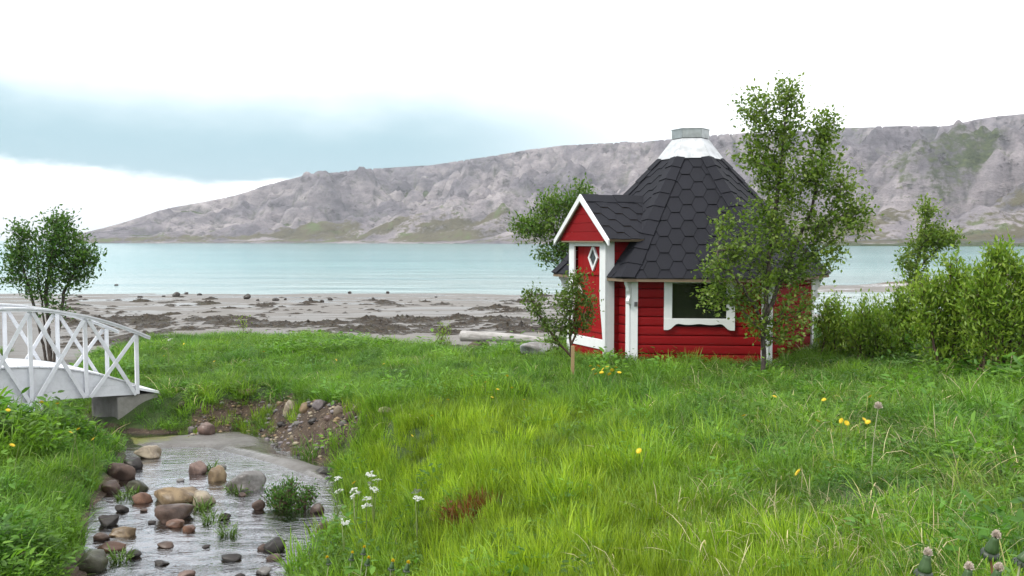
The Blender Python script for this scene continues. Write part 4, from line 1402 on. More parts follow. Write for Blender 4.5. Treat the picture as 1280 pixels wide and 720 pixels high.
tint = np.where((kind == 2)[:, None], (DEEP * 1.1) * (1 - mixd) + MID * 0.95 * mixd, tint)
tint = np.where((kind == 4)[:, None], (DEEP * 1.1) * (1 - mixd) + MID * 0.9 * mixd, tint)
ol = (np.clip(nz3 - 0.12, 0, 1) * z_right)[:, None]
tint = np.where((kind < 2)[:, None], tint * (1 - ol) + OLIVE * ol, tint)
STRAW = np.array((0.52, 0.45, 0.28))
tint = np.where((kind == 3)[:, None], STRAW * (0.75 + 0.5 * rs.random((n, 1))), tint)
sx0, sy0 = 0.0, 0.0
g_ = G(592, 645); redp = np.exp(-(((PX - g_.x) / .16) ** 2 + ((PY - g_.y) / .22) ** 2)) > 0.4
tint = np.where((redp & (rs.random(n) < .75))[:, None], np.array((0.19, 0.055, 0.02)), tint)
rot = np.stack([rs.normal(0, .10, n), rs.normal(0, .10, n), rs.random(n) * 2 * pi], -1)
wscale = 1 + 0.5 * smooth(9, 18, PY)
for ki, (nm, co, nvar, lab, cat) in enumerate((
        ('lush_grass', c_lush, 9, 'dense green meadow grass covering both banks and the shore', 'grass'),
        ('bright_grass', c_yel, 9, 'bright yellow-green upright grass on the middle slope', 'grass'),
        ('leafy_weeds', c_weed, 8, 'low leafy weeds growing through the meadow grass', 'weeds'),
        ('dry_grass', c_dry, 6, 'pale dead straw lying among the green grass', 'grass'),
        ('broad_leaf_plants', c_big, 6, 'dark broad-leaved herbs in clumps on the banks', 'herbs'))):
    q = kind == ki
    sc = np.stack([hs[q] * wscale[q], hs[q] * wscale[q], hs[q]], -1)
    if ki in (2,): sc *= 0.85
    scatter(nm, co, np.stack([PX[q], PY[q], PZ[q]], -1), rot[q], sc, rs.integers(0, nvar, q.sum()), tint[q] * (0.62 + 0.62 * rs.random((q.sum(), 1)) + 0.35 * nz4[q][:, None]), lab, cat)  # tint brighter on high hummocks, darker between: shade put into the colour


# ---- trees and bushes
def tube_mesh(segs, mat):
    """segs: list of (p0, p1, r0, r1)"""
    V, Fq = [], []
    for p0, p1, r0, r1 in segs:
        d_ = p1 - p0
        ln_ = np.linalg.norm(d_)
        if ln_ < 1e-5: continue
        d_ = d_ / ln_
        ref = np.array((0, 0, 1.0)) if abs(d_[2]) < .9 else np.array((1.0, 0, 0))
        s_ = np.cross(d_, ref); s_ /= np.linalg.norm(s_); t_ = np.cross(d_, s_)
        k = 6 if r0 > 0.008 else 4
        # keep quads only: pad three-sided twigs up to four sides
        b_ = len(V)
        for (p, r) in ((p0, r0), (p1, r1)):
            for q in range(k):
                a_ = 2 * pi * q / k
                V.append(p + (s_ * cos(a_) + t_ * sin(a_)) * r)
        for q in range(k):
            Fq.append((b_ + q, b_ + (q + 1) % k, b_ + k + (q + 1) % k, b_ + k + q))
    return np.array(V), np.array(Fq)


def grow(name, label, cat, stems, blobs, leaf, asp, per_tip, cols, bark, seed, r_tip=0.0022, twig=0.16, upright=0.3, detail=False, group=None, down=0.0, spread=0.07, parent_name='crown'):
    """stems: polylines from the ground; blobs: (centre, (rx, ry, rz), tips)"""
    rs = np.random.default_rng(seed)
    base = Vector(stems[0][0])
    pos, par = [], []
    for st in stems:
        prev = -1
        pts = [np.array(p) for p in st]
        for a_, b_ in zip(pts[:-1], pts[1:]):
            k = max(1, int(np.linalg.norm(b_ - a_) / 0.09))
            for q in range(k):
                p = a_ + (b_ - a_) * q / k + rs.normal(0, .006, 3)
                pos.append(p); par.append(prev); prev = len(pos) - 1
        pos.append(pts[-1]); par.append(prev)
    nstem = len(pos)
    att = []
    for c, r, k in blobs:
        v = rs.normal(0, 1, (k, 3)); v /= np.linalg.norm(v, axis=1, keepdims=True)
        v *= (rs.random((k, 1)) ** (1 / 2.2)) * (1 + 0.12 * rs.normal(0, 1, (k, 1)))
        att.append(np.array(c) + v * np.array(r))
    att = np.concatenate(att)
    b0_ = np.array(base)
    P0 = np.array(pos)
    dmin = np.array([np.min(np.linalg.norm(P0 - a_, axis=1)) for a_ in att])
    order = np.argsort(dmin)
    tips = []
    POS = np.zeros((len(pos) + len(att) * 6 + 10, 3)); POS[:len(pos)] = P0; cnt = len(pos)
    tipdir = []
    for i in order:
        a_ = att[i]
        d_ = a_ - POS[:cnt]
        dist = np.linalg.norm(d_, axis=1)
        cost = dist + 0.9 * np.clip(-(d_[:, 2] - 0.25 * dist), 0, None)
        j = int(np.argmin(cost)); p0 = POS[j].copy()
        k = int(np.clip(dist[j] / 0.10, 1, 5)); prev = j
        sag = 0.10 * dist[j]
        for q in range(1, k + 1):
            s_ = q / k
            p = p0 + (a_ - p0) * s_ + np.array((0, 0, -sag * 4 * s_ * (1 - s_) * 0.4)) + (rs.normal(0, .012, 3) if q < k else 0)
            POS[cnt] = p; par.append(prev); prev = cnt; cnt += 1
        tips.append(prev); tipdir.append(a_ - p0)
    POS = POS[:cnt]; par = np.array(par)
    w_ = np.zeros(cnt); w_[tips] = 1
    for i in range(cnt - 1, -1, -1):
        if par[i] >= 0: w_[par[i]] += w_[i]
    rad = r_tip * np.clip(w_, 1, None) ** 0.47
    segs = [(POS[par[i]] - b0_, POS[i] - b0_, rad[par[i]] if w_[par[i]] < w_[i] * 2.2 else rad[i] * 1.15, rad[i]) for i in range(cnt) if par[i] >= 0]
    # leaves: on the last stretch of each twig
    tips = np.array(tips); tipdir = np.array(tipdir); nt = len(tips)
    tipdir /= (np.linalg.norm(tipdir, axis=1, keepdims=True) + 1e-9)
    out_ = np.stack([tipdir[:, 0], tipdir[:, 1], tipdir[:, 2] * .5 + upright], -1); out_ /= np.linalg.norm(out_, axis=1, keepdims=True)
    ti = np.repeat(np.arange(nt), per_tip); m_ = len(ti)
    al = (rs.random(m_) - 0.62) * twig * 2
    twd = out_[ti] + rs.normal(0, .25, (m_, 3)) * 0
    pos_l = POS[tips][ti] - b0_ + twd * al[:, None] + rs.normal(0, spread, (m_, 3))
    dv = out_[ti] * 0.6 + rs.normal(0, .6, (m_, 3)); dv[:, 2] += upright * 0.6 - down
    nor = rs.normal(0, .6, (m_, 3)); nor[:, 2] += 0.9
    L = leaf * (0.6 + 0.75 * rs.random(m_))
    v, f, nv = leaf_cloud(pos_l, dv, nor, L, L * asp, detail)
    cols = np.array(cols); tr = rs.random(nt)
    mixl = np.clip(0.5 * tr[ti] + 0.5 * rs.random(m_) + rs.normal(0, .08, m_), 0, 1) * (len(cols) - 1)
    i0 = np.clip(mixl.astype(int), 0, len(cols) - 2); fr_ = (mixl - i0)[:, None]
    lc = cols[i0] * (1 - fr_) + cols[i0 + 1] * fr_
    root = empty(name, base); tag(root, label, cat, group)
    tv, tf = [], []
    # twigs that carry the leaves
    for i in range(nt):
        p = POS[tips[i]] - b0_
        segs.append((p - out_[i] * twig * .3, p + out_[i] * twig * 0.75, r_tip * .8, r_tip * .35))
    V6 = [s_ for s_ in segs if s_[2] > 0.008]; V4 = [s_ for s_ in segs if s_[2] <= 0.008]
    VV, FF = tube_mesh(segs, bark)
    add_obj('trunk', np_mesh('trunk', VV, FF, bark, True), root)
    me = np_mesh(parent_name, v, f, M_LEAF, False)
    vcol(me, 'tint', np.repeat(lc, nv, axis=0))
    add_obj(parent_name, me, root)
    return root


def bl(px, py, rx, ry, D, dz=None, tips=30):
    """foliage clump: photo position and half sizes in pixels, at distance D, depth half size dz metres"""
    c = P(px, py, D); k = D / F
    return (tuple(c), (rx * k, dz if dz else (rx + ry) / 2 * k, ry * k), tips)


def gp(px, D):
    """ground point under a photo column at distance D"""
    x = (px - 640) / F * D
    return (x, D, hz(x, D))


BIRCH = [(0.055, 0.115, 0.016), (0.11, 0.185, 0.024), (0.165, 0.245, 0.036), (0.26, 0.32, 0.09)]
D0 = 11.1
b_ = gp(955, D0)
grow('birch_tree', 'tall slender birch growing in front of the hut corner', 'tree',
     [[b_, P(956, 400, D0), P(961, 330, D0), P(970, 260, D0), P(978, 190, D0), P(986, 115, D0)], [P(958, 395, D0), P(985, 330, D0), P(1015, 260, D0 + .1), P(1032, 175, D0 + .1)], [P(957, 410, D0), P(930, 360, D0 - .1), P(905, 330, D0 - .15)]],
     [bl(985, 120, 16, 22, D0, .2, 30), bl(945, 140, 22, 32, D0, .25, 44), bl(985, 165, 28, 32, D0, .3, 50), bl(945, 195, 26, 30, D0, .3, 44), bl(1032, 160, 13, 26, D0, .2, 36), bl(1024, 215, 28, 34, D0, .3, 60),
      bl(1052, 240, 22, 32, D0, .3, 34), bl(980, 225, 42, 40, D0, .4, 75), bl(965, 285, 52, 38, D0, .4, 90), bl(1035, 285, 40, 28, D0, .35, 50), bl(1072, 268, 16, 22, D0, .25, 28), bl(920, 310, 26, 24, D0, .3, 30),
      bl(898, 350, 20, 28, D0 - .1, .2, 26), bl(890, 375, 18, 16, D0 - .1, .2, 14), bl(925, 375, 26, 22, D0, .25, 24), bl(975, 345, 48, 30, D0, .3, 62), bl(1025, 320, 30, 22, D0, .3, 32), bl(1000, 385, 28, 24, D0, .3, 20), bl(955, 405, 34, 22, D0, .25, 24), bl(978, 420, 24, 16, D0, .25, 12), bl(905, 280, 14, 18, D0, .2, 10)],
     0.052, 0.74, 21, BIRCH, M_BARK, 101, r_tip=0.0019, twig=0.13, spread=0.055, down=0.15)

D0 = 19.0
grow('shoreline_tree', 'bushy dark green broadleaf tree on the shore behind the white bridge', 'tree',
     [[gp(60, D0), P(58, 370, D0), P(62, 330, D0), P(72, 275, D0)], [gp(56, D0), P(40, 370, D0), P(24, 320, D0)], [gp(63, D0), P(80, 365, D0), P(98, 330, D0)], [gp(59, D0), P(50, 360, D0), P(45, 310, D0)]],
     [bl(72, 278, 15, 16, D0, .35, 50), bl(76, 304, 30, 20, D0, .55, 95), bl(32, 293, 14, 12, D0, .3, 34), bl(24, 318, 22, 18, D0, .45, 60), bl(70, 332, 40, 22, D0, .55, 95), bl(103, 320, 16, 14, D0, .4, 45), bl(20, 345, 18, 14, D0, .4, 36), bl(60, 360, 34, 16, D0, .5, 42), bl(95, 345, 16, 12, D0, .4, 26), bl(66, 385, 24, 10, D0, .4, 14), bl(112, 325, 8, 8, D0, .2, 10)],
     0.085, 0.58, 15, [(0.022, 0.070, 0.012), (0.045, 0.115, 0.016), (0.08, 0.165, 0.024), (0.13, 0.21, 0.04)], M_BARK, 102, r_tip=0.003, twig=0.2, spread=0.085)

D0 = 16.6
grow('rowan_tree', 'light green rowan leaning left behind the hut porch', 'tree',
     [[gp(727, D0), P(722, 380, D0), P(712, 330, D0), P(695, 290, D0), P(680, 262, D0)], [P(712, 330, D0), P(722, 280, D0), P(730, 240, D0)]],
     [bl(690, 258, 26, 16, D0, .4, 60), bl(655, 284, 20, 10, D0, .3, 34), bl(675, 285, 28, 18, D0, .4, 60), bl(715, 260, 18, 20, D0, .4, 40), bl(708, 300, 22, 20, D0, .4, 50), bl(690, 318, 20, 14, D0, .35, 32), bl(728, 238, 10, 10, D0, .25, 14), bl(725, 310, 14, 25, D0, .35, 24)],
     0.08, 0.46, 18, [(0.035, 0.095, 0.012), (0.075, 0.155, 0.02), (0.12, 0.205, 0.03), (0.17, 0.24, 0.05)], M_BARK, 103, r_tip=0.0026, twig=0.18, spread=0.075)

D0 = 11.2
sap = grow('young_birch', 'small twiggy sapling in front of the hut door', 'tree',
     [[gp(716, D0), P(714, 440, D0), P(712, 400, D0), P(717, 350, D0)], [P(714, 445, D0), P(695, 425, D0), P(675, 395, D0), P(663, 372, D0)], [P(714, 430, D0), P(726, 400, D0), P(735, 375, D0)]],
     [bl(718, 352, 10, 16, D0, .15, 20), bl(710, 375, 16, 20, D0, .2, 34), bl(730, 375, 14, 22, D0, .2, 26), bl(706, 405, 18, 16, D0, .2, 28), bl(733, 402, 12, 12, D0, .15, 16), bl(672, 382, 12, 18, D0, .15, 22), bl(664, 370, 7, 9, D0, .1, 8), bl(682, 405, 12, 9, D0, .15, 12), bl(690, 428, 10, 6, D0, .1, 8)],
     0.046, 0.66, 16, [(0.04, 0.085, 0.014), (0.08, 0.14, 0.02), (0.12, 0.18, 0.035), (0.17, 0.21, 0.06)], M_BARK2, 104, r_tip=0.0024, twig=0.10, spread=0.04)
D0 = 10.6
stk_b = gp(716, D0)
stk = MB().beam((0, 0, -0.1), (0.004, 0.0, 0.42), 0.04, 0.035, (0, 1, 0)).build('wooden_stake', M_STAKE, None, .003)
stk.location = stk_b
tag(stk, 'short yellow-brown wooden stake in the grass below the sapling', 'stake')

D0 = 15.5
grow('small_birch', 'lone slim birch between the hut and the willow bushes, seen against the water', 'tree',
     [[gp(1142, D0), P(1140, 370, D0), P(1146, 330, D0), P(1156, 290, D0), P(1160, 258, D0)], [P(1144, 340, D0), P(1165, 318, D0), P(1185, 298, D0)]],
     [bl(1160, 268, 10, 14, D0, .25, 26), bl(1163, 292, 20, 14, D0, .3, 50), bl(1175, 302, 20, 10, D0, .3, 36), bl(1152, 312, 16, 14, D0, .3, 34), bl(1190, 296, 10, 6, D0, .2, 14), bl(1140, 335, 14, 16, D0, .3, 28), bl(1128, 322, 5, 10, D0, .15, 10), bl(1146, 355, 16, 14, D0, .3, 28)],
     0.06, 0.72, 17, BIRCH, M_BARK, 105, r_tip=0.0022, twig=0.14, spread=0.06)

WIL = [(0.09, 0.185, 0.022), (0.165, 0.275, 0.03), (0.235, 0.345, 0.04), (0.31, 0.39, 0.085)]


def bush(name, label, px, D, blobs, seed, leaf=0.055, per=15, cols=WIL, stems=5, asp=0.45, cat='bush', spread=0.05, twig=0.14, detail=False):
    r_ = np.random.default_rng(seed)
    st = []
    tops = sorted(blobs, key=lambda q: q[1])
    if cat == 'bush':
        extra = []
        for q in blobs:
            for _ in range(3):
                extra.append((q[0] + r_.normal(0, q[2] * .7), q[1] - q[3] * (0.75 + .5 * r_.random()), 3 + 2 * r_.random(), 8 + 7 * r_.random(), 5, .05))
        blobs = blobs + extra
    for k in range(stems):
        q = blobs[int(r_.integers(0, len(blobs)))] if k else tops[0]
        b_ = gp(px + r_.normal(0, 12), D + r_.normal(0, .12))
        top_ = P(q[0], q[1], D)
        m_ = (Vector(b_) * .5 + top_ * .5) + Vector((0, 0, -0.03))
        st.append([b_, tuple(m_), tuple(top_)])
    return grow(name, label, cat, st, [bl(q[0], q[1], q[2], q[3], D, q[5] if len(q) > 5 else None, q[4]) for q in blobs], leaf, asp, per, cols, M_BARK2, seed, r_tip=0.0022, twig=twig, upright=0.75, spread=spread, detail=detail)


bush('willow_bush', 'large light green willow bush at the right edge of the meadow', 1250, 10.4,
     [(1248, 328, 14, 16, 26), (1275, 345, 28, 24, 60), (1240, 362, 30, 20, 66), (1295, 390, 45, 35, 90), (1225, 385, 26, 22, 60), (1255, 400, 40, 24, 84), (1310, 360, 40, 50, 70), (1235, 424, 30, 16, 44), (1290, 430, 40, 20, 44), (1262, 446, 46, 12, 40)], 111, stems=10, leaf=0.066)
bush('willow_bush', 'middle-sized willow bush left of the largest one, with bare stems below', 1190, 11.0,
     [(1198, 352, 14, 18, 34), (1172, 372, 20, 16, 44), (1200, 388, 28, 20, 70), (1165, 402, 22, 16, 46), (1188, 418, 30, 14, 60), (1158, 375, 10, 12, 18), (1215, 365, 12, 14, 24), (1180, 440, 34, 12, 44)], 112, stems=8, leaf=0.066)
bush('willow_bush', 'low willow bush at the foot of the lone slim birch', 1130, 12.6,
     [(1130, 380, 16, 14, 36), (1108, 398, 20, 14, 44), (1146, 400, 20, 16, 44), (1125, 415, 34, 14, 64), (1128, 432, 36, 8, 40)], 113, stems=8, leaf=0.066)
bush('willow_bush', 'low willow bush just right of the hut wall', 1045, 12.6,
     [(1040, 390, 13, 10, 26), (1056, 402, 20, 12, 44), (1034, 412, 12, 12, 26), (1060, 420, 28, 12, 54), (1050, 434, 30, 8, 34)], 114, stems=7, leaf=0.062, per=12)
bush('willow_bush', 'low spreading willow scrub between the hut and the right-hand bushes', 1088, 12.2,
     [(1085, 402, 18, 12, 40), (1098, 415, 24, 14, 54), (1074, 424, 22, 12, 44), (1092, 434, 30, 8, 36)], 115, stems=7, leaf=0.062, per=12)
bush('beach_sapling', 'tiny pale green sapling at the sand edge left of the log', 555, 17.0,
     [(555, 410, 8, 9, 16), (552, 422, 9, 8, 14), (558, 430, 8, 6, 8)], 116, stems=3, leaf=0.05, per=8, cat='sapling')
bush('beach_sapling', 'thin young plant standing behind the grass in front of the seaweed', 303, 20.6,
     [(303, 402, 6, 8, 8), (306, 412, 6, 6, 6)], 117, stems=2, leaf=0.05, per=7, cat='sapling')
bush('stream_plant', 'rounded leafy green plant growing out of the stream', 362, float(on_water(362, 640)[1]) + .15,
     [(345, 622, 15, 15, 70, .16), (362, 614, 18, 13, 80, .18), (382, 622, 15, 13, 60, .16), (362, 630, 26, 10, 90, .2)], 118, stems=8, leaf=0.028, per=9, cols=[(0.025, 0.085, 0.012), (0.05, 0.13, 0.018), (0.085, 0.18, 0.03), (0.12, 0.2, 0.05)], cat='plant', spread=0.022, twig=0.05, asp=0.5)


# ================================================================== STONES
def stone_material():
    m, t, b, o = new_mat('stone')
    c0 = t.new('ShaderNodeObjectInfo').outputs['Color']
    p = t.obj(); wp = t.pos()
    n1 = t.noise(wp, 7.0, 5, 0.62, 0.5); n2 = t.noise(wp, 38.0, 4, 0.65); n3 = t.noise(wp, 3.0, 3, 0.5)
    c = t.mix(t.step(n1, 0.38, 0.62), c0, t.mix(1.0, c0, (0.50, 0.46, 0.44), 'MULTIPLY'))
    c = t.mix(t.step(n2, 0.58, 0.72, 0.0, 0.6), c, t.mix(1.0, c0, (1.5, 1.45, 1.4), 'MULTIPLY'))
    c = t.mix(t.step(n2, 0.42, 0.30, 0.0, 0.6), c, t.mix(1.0, c0, (0.35, 0.33, 0.32), 'MULTIPLY'))
    t.put(b.inputs['Base Color'], c)
    t.put(b.inputs['Roughness'], t.step(n3, 0.35, 0.65, 0.38, 0.8))
    t.put(b.inputs['Normal'], t.bump(t.math('ADD', t.math('MULTIPLY', n1, 0.7), t.math('MULTIPLY', n2, 0.3)), 0.5, 0.02))
    return m


M_STONE = stone_material()


def ico(sub):
    bm = bmesh.new(); bmesh.ops.create_icosphere(bm, subdivisions=sub, radius=1.0)
    V = np.array([v.co[:] for v in bm.verts]); Fc = np.array([[v.index for v in f.verts] for f in bm.faces]); bm.free()
    return V, Fc


ICO = {k: ico(k) for k in (1, 2, 3, 4)}


def stone_shape(seed, rx, ry, rz, sub=3, angular=0.5):
    r_ = np.random.default_rng(seed)
    V, Fc = ICO[sub]; V = V.copy()
    for _ in range(int(7 + 9 * angular)):
        nn = r_.normal(0, 1, 3); nn /= np.linalg.norm(nn)
        dd = 0.60 + 0.32 * r_.random() - 0.10 * angular
        q = V @ nn - dd
        V -= np.clip(q, 0, None)[:, None] * nn * 0.92
    V *= (1 + 0.26 * fbm(V[:, 0] * 1.3 + seed, V[:, 1] * 1.3, V[:, 2] * 1.3, oct=3, seed=seed))[:, None]
    V += 0.018 * np.stack([fbm(V[:, 0] * 5 + k * 7, V[:, 1] * 5, V[:, 2] * 5, oct=2, seed=seed + 5) for k in range(3)], -1)
    ext = np.abs(V).max(0)
    return V / ext * np.array((rx, ry, rz)), Fc


TAN, PALE, BROWN, DARK, GREY, RUST, MOSS, PINK, LILAC = (.22, .155, .085), (.30, .25, .18), (.075, .045, .033), (.028, .022, .02), (.155, .145, .14), (.13, .062, .035), (.045, .045, .02), (.16, .105, .088), (.19, .165, .175)


def stone(px, py, w_, h_, col, label, where='water', ang=0.5, name='stone', group=None, deep=1.0, tilt=0.0, seed=None):
    if where == 'water':
        x, y = on_water(px, py); z = float(Wz(y)) + CZ
    else:
        g_ = G(px, py); x, y, z = g_
    k = y / F
    rx, rz = w_ * k / 2, h_ * k * 0.60
    ry = rx * 0.8 * deep
    y += ry * 0.7; x *= y / (y - ry * 0.7)
    seed = seed if seed is not None else int(px * 7 + py * 13)
    V, Fc = stone_shape(seed, rx * 1.03, ry, rz, 3 if w_ > 16 else 2, ang)
    V[:, 2] += rz * 0.34
    me = np_mesh('stone', V, Fc, M_STONE, True)
    o = add_obj(name, me, None, (x, y, z), (0, tilt, 0))
    o.color = (*col, 1)
    return tag(o, label, 'stone', group)


SG = 'stones in the stream'
for a_ in [
    (186, 573, 34, 18, PALE, 'pale tan rounded stone at the top of the stream near the mud'),
    (150, 601, 40, 34, BROWN, 'bulky dark reddish-brown rock on the left stream bank below the bridge'),
    (167, 586, 26, 18, DARK, 'nearly black wet stone behind the bulky reddish-brown rock'),
    (170, 614, 30, 16, MOSS, 'dark mossy stone just in front of the bulky reddish-brown rock'),
    (138, 617, 24, 18, BROWN, 'brown stone half under grass left of the mossy stone'),
    (176, 629, 30, 14, RUST, 'flat rust-orange stone in the left part of the stream'),
    (247, 592, 27, 20, PINK, 'pink-topped stone with a dark base in the upper stream'),
    (272, 602, 24, 22, TAN, 'tan stone left of the large grey boulder'),
    (226, 602, 12, 6, GREY, 'tiny grey stone tip above the big tan boulder'),
    (222, 632, 66, 26, TAN, 'largest long tan boulder in the middle of the stream'),
    (253, 632, 32, 22, PALE, 'tan lump at the right end of the largest boulder'),
    (216, 652, 46, 29, BROWN, 'round purple-brown boulder in front of the largest tan one'),
    (220, 660, 24, 11, RUST, 'small reddish stone at the foot of the round brown boulder'),
    (237, 665, 18, 12, RUST, 'small tilted rusty stone right of the round brown boulder'),
    (154, 671, 32, 15, TAN, 'smooth tan stone by the left bank below midstream'),
    (136, 658, 26, 17, DARK, 'dark grey stone tucked under the left bank grass'),
    (140, 689, 36, 12, RUST, 'low wide dark red stone at the lower left waterline'),
    (166, 698, 22, 11, DARK, 'dark pointed stone in the lower left of the stream'),
    (209, 685, 24, 9, BROWN, 'low brown stone in the lower middle of the stream'),
    (201, 707, 20, 8, DARK, 'flat dark stone near the bottom of the stream'),
    (114, 716, 46, 26, MOSS, 'large mossy boulder at the bottom left bank'),
    (84, 726, 34, 18, BROWN, 'brown stone left of the large mossy boulder, cut by the picture bottom'),
    (232, 722, 24, 9, PINK, 'pinkish stone at the bottom edge of the stream'),
    (310, 613, 52, 29, GREY, 'large angular grey boulder at the right of the stream', ),
    (324, 638, 18, 16, BROWN, 'small brown stone left of the leafy stream plant'),
    (303, 621, 11, 6, BROWN, 'tiny brown stone below the large grey boulder'),
    (346, 690, 32, 20, DARK, 'dark angular rock in the lower right of the stream'),
    (343, 700, 20, 9, BROWN, 'flat brown stone in front of the dark angular rock'),
    (329, 688, 14, 10, BROWN, 'small brown stone left of the dark angular rock'),
    (288, 702, 28, 10, DARK, 'low dark stone left of the dark angular rock near the bottom'),
    (329, 719, 22, 11, GREY, 'grey stone at the bottom edge right of midstream'),
    (281, 650, 16, 10, DARK, 'dark stone holding green water weed in midstream'),
    (398, 641, 20, 14, BROWN, 'brown stone between the leafy stream plant and the right bank'),
    (404, 668, 18, 20, PINK, 'upright pinkish stone against the right bank grass'),
    (277, 586, 12, 7, GREY, 'small grey stone above the tan stone in the upper stream'),
    (190, 655, 10, 4, DARK, 'dark pebble breaking the water left of the round brown boulder'),
    (258, 685, 12, 4, DARK, 'thin dark stone tip below the water weed'),
    (180, 640, 10, 5, BROWN, 'brown pebble under the rust-orange stone'),
    (152, 640, 18, 10, DARK, 'dark stone on the left waterline beside the rust-orange one'),
    (127, 676, 20, 11, BROWN, 'brown stone at the left bank between the tan and dark red stones'),
    (300, 722, 14, 6, DARK, 'dark wet stone tip at the bottom of the stream'),
]:
    stone(*a_, group=SG, ang=1.3 if 'angular' in a_[5] else 0.75, deep=1.3 if 'boulder' in a_[5] else 1.0)

BG = 'stones in the eroded bank'
for a_ in [
    (362, 520, 19, 22, PALE, 'egg-shaped pale stone standing in the brown bank'),
    (382, 517, 15, 15, TAN, 'rounded tan stone right of the egg-shaped one'),
    (400, 513, 21, 14, LILAC, 'lilac-grey stone in the top of the bank'),
    (422, 521, 15, 14, PALE, 'pale pointed stone tilted in the bank'),
    (440, 525, 15, 13, BROWN, 'brown round stone right of the pale pointed stone'),
    (446, 513, 14, 8, PALE, 'small pale stone at the bank top above the brown round one'),
    (309, 496, 28, 11, TAN, 'flat orange-tan stone on the bank edge'),
    (258, 544, 22, 18, PINK, 'speckled pinkish stone at the foot of the bank'),
    (240, 542, 11, 10, LILAC, 'small bluish-white stone left of the speckled pinkish one'),
    (228, 511, 14, 12, BROWN, 'brown stone in the grass between the bridge and the bank'),
    (482, 519, 18, 11, PALE, 'pale flat stone at the right end of the bank'),
    (352, 534, 12, 9, DARK, 'dark stone below the egg-shaped one'),
    (410, 528, 12, 9, PINK, 'pinkish stone low in the bank'),
    (392, 530, 14, 10, DARK, 'dark grey stone under the lilac-grey one'),
    (372, 532, 10, 7, GREY, 'small grey stone in the middle of the bank'),
    (430, 534, 12, 8, GREY, 'grey stone low at the right of the bank'),
    (337, 512, 10, 8, GREY, 'small grey stone left of the egg-shaped one'),
    (350, 507, 10, 7, TAN, 'small tan stone at the bank top left of the egg-shaped one'),
    (365, 549, 9, 6, PALE, 'small white stone at the mud edge below the bank'),
    (460, 528, 12, 8, LILAC, 'small lilac stone near the right end of the bank'),
]:
    stone(*a_, where='ground', group=BG, ang=0.3)
stone(408, 594, 30, 11, DARK, 'dark clod of soil jutting from the bank into the mud', 'ground', 0.9, name='soil_clod')['category'] = 'clod'
o = stone(1226, 462, 44, 36, (0.30, 0.13, 0.025), 'rock covered in orange lichen behind the willow stems', 'ground', 0.6, name='lichen_rock')
o = stone(1185, 458, 30, 20, LILAC, 'pale grey rock left of the orange lichen rock', 'ground', 0.5)
o = stone(1254, 466, 28, 16, GREY, 'grey rock right of the orange lichen rock', 'ground', 0.5)
o = stone(676, 443, 52, 18, (0.36, 0.36, 0.37), 'pale grey rock at the right end of the driftwood log', 'ground', 0.6)

# stones at the tide line
for (px, py, w_, h_) in [(220, 371, 12, 8), (249, 369, 8, 4), (233, 368, 7, 4), (309, 374, 12, 9), (345, 376, 11, 6), (388, 376, 7, 6), (413, 375, 10, 5), (402, 378, 8, 5), (437, 367, 6, 4), (485, 367, 6, 4), (264, 374, 6, 4), (205, 371, 6, 3), (146, 357, 7, 4), (322, 376, 6, 4), (175, 372, 9, 3), (357, 375, 5, 4), (100, 372, 8, 4), (545, 372, 5, 3), (1062, 372, 9, 3), (1045, 369, 6, 3)]:
    D = 46.0
    r_ = ray(px, py)
    for _ in range(10): D = (max(hz(r_.x / r_.y * D, D), 0.0) - CZ) / r_.z * r_.y
    x = r_.x / r_.y * D; k = D / F
    V, Fc = stone_shape(int(px * 3 + py), w_ * k * .42, w_ * k * .42, h_ * k * .55, 2, 0.8)
    o = add_obj('beach_stone', np_mesh('beach_stone', V, Fc, M_STONE, True), None, (x, D, max(hz(x, D), -0.05) + h_ * k * 0.25))
    o.color = (0.05, 0.042, 0.036, 1)
    tag(o, 'small dark stone lying at the tide line of the beach', 'stone', 'stones at the tide line')

# gravel spilled down the bank
gv, gf, gn = [], [], 0
cand = np.stack([SOIL[:, 0].min() + rs.random(2600) * np.ptp(SOIL[:, 0]), SOIL[:, 1].min() + rs.random(2600) * np.ptp(SOIL[:, 1])], -1)
cand = cand[poly_sd(SOIL, cand[:, 0], cand[:, 1]) < 0.05][:620]
cz_ = height(cand[:, 0], cand[:, 1])
gcol = []
for (x, y), z in zip(cand, cz_):
    r_ = 0.008 + 0.026 * rs.random() ** 3
    V, Fc = ICO[1]
    V = V * (1 + 0.2 * rs.normal(0, 1, (len(V), 1)).clip(-1, 1)) * np.array((r_ * (1 + .6 * rs.random()), r_, r_ * .7))
    gv.append(V + np.array((x, y, z + r_ * .3))); gf.append(Fc + gn); gn += len(V)
    gcol.append(np.tile(np.array([GREY, PALE, BROWN, TAN, LILAC, DARK][int(rs.integers(0, 6))]), (len(V), 1)))
m, t, b, o_ = new_mat('gravel')
t.put(b.inputs['Base Color'], t.attr('tint').outputs['Color']); b.inputs['Roughness'].default_value = 0.75
gme_ = np_mesh('gravel', np.concatenate(gv), np.concatenate(gf), m); vcol(gme_, 'tint', np.concatenate(gcol))
tag(add_obj('gravel', gme_), 'loose gravel spilled over the eroded brown bank', 'gravel', kind='stuff')


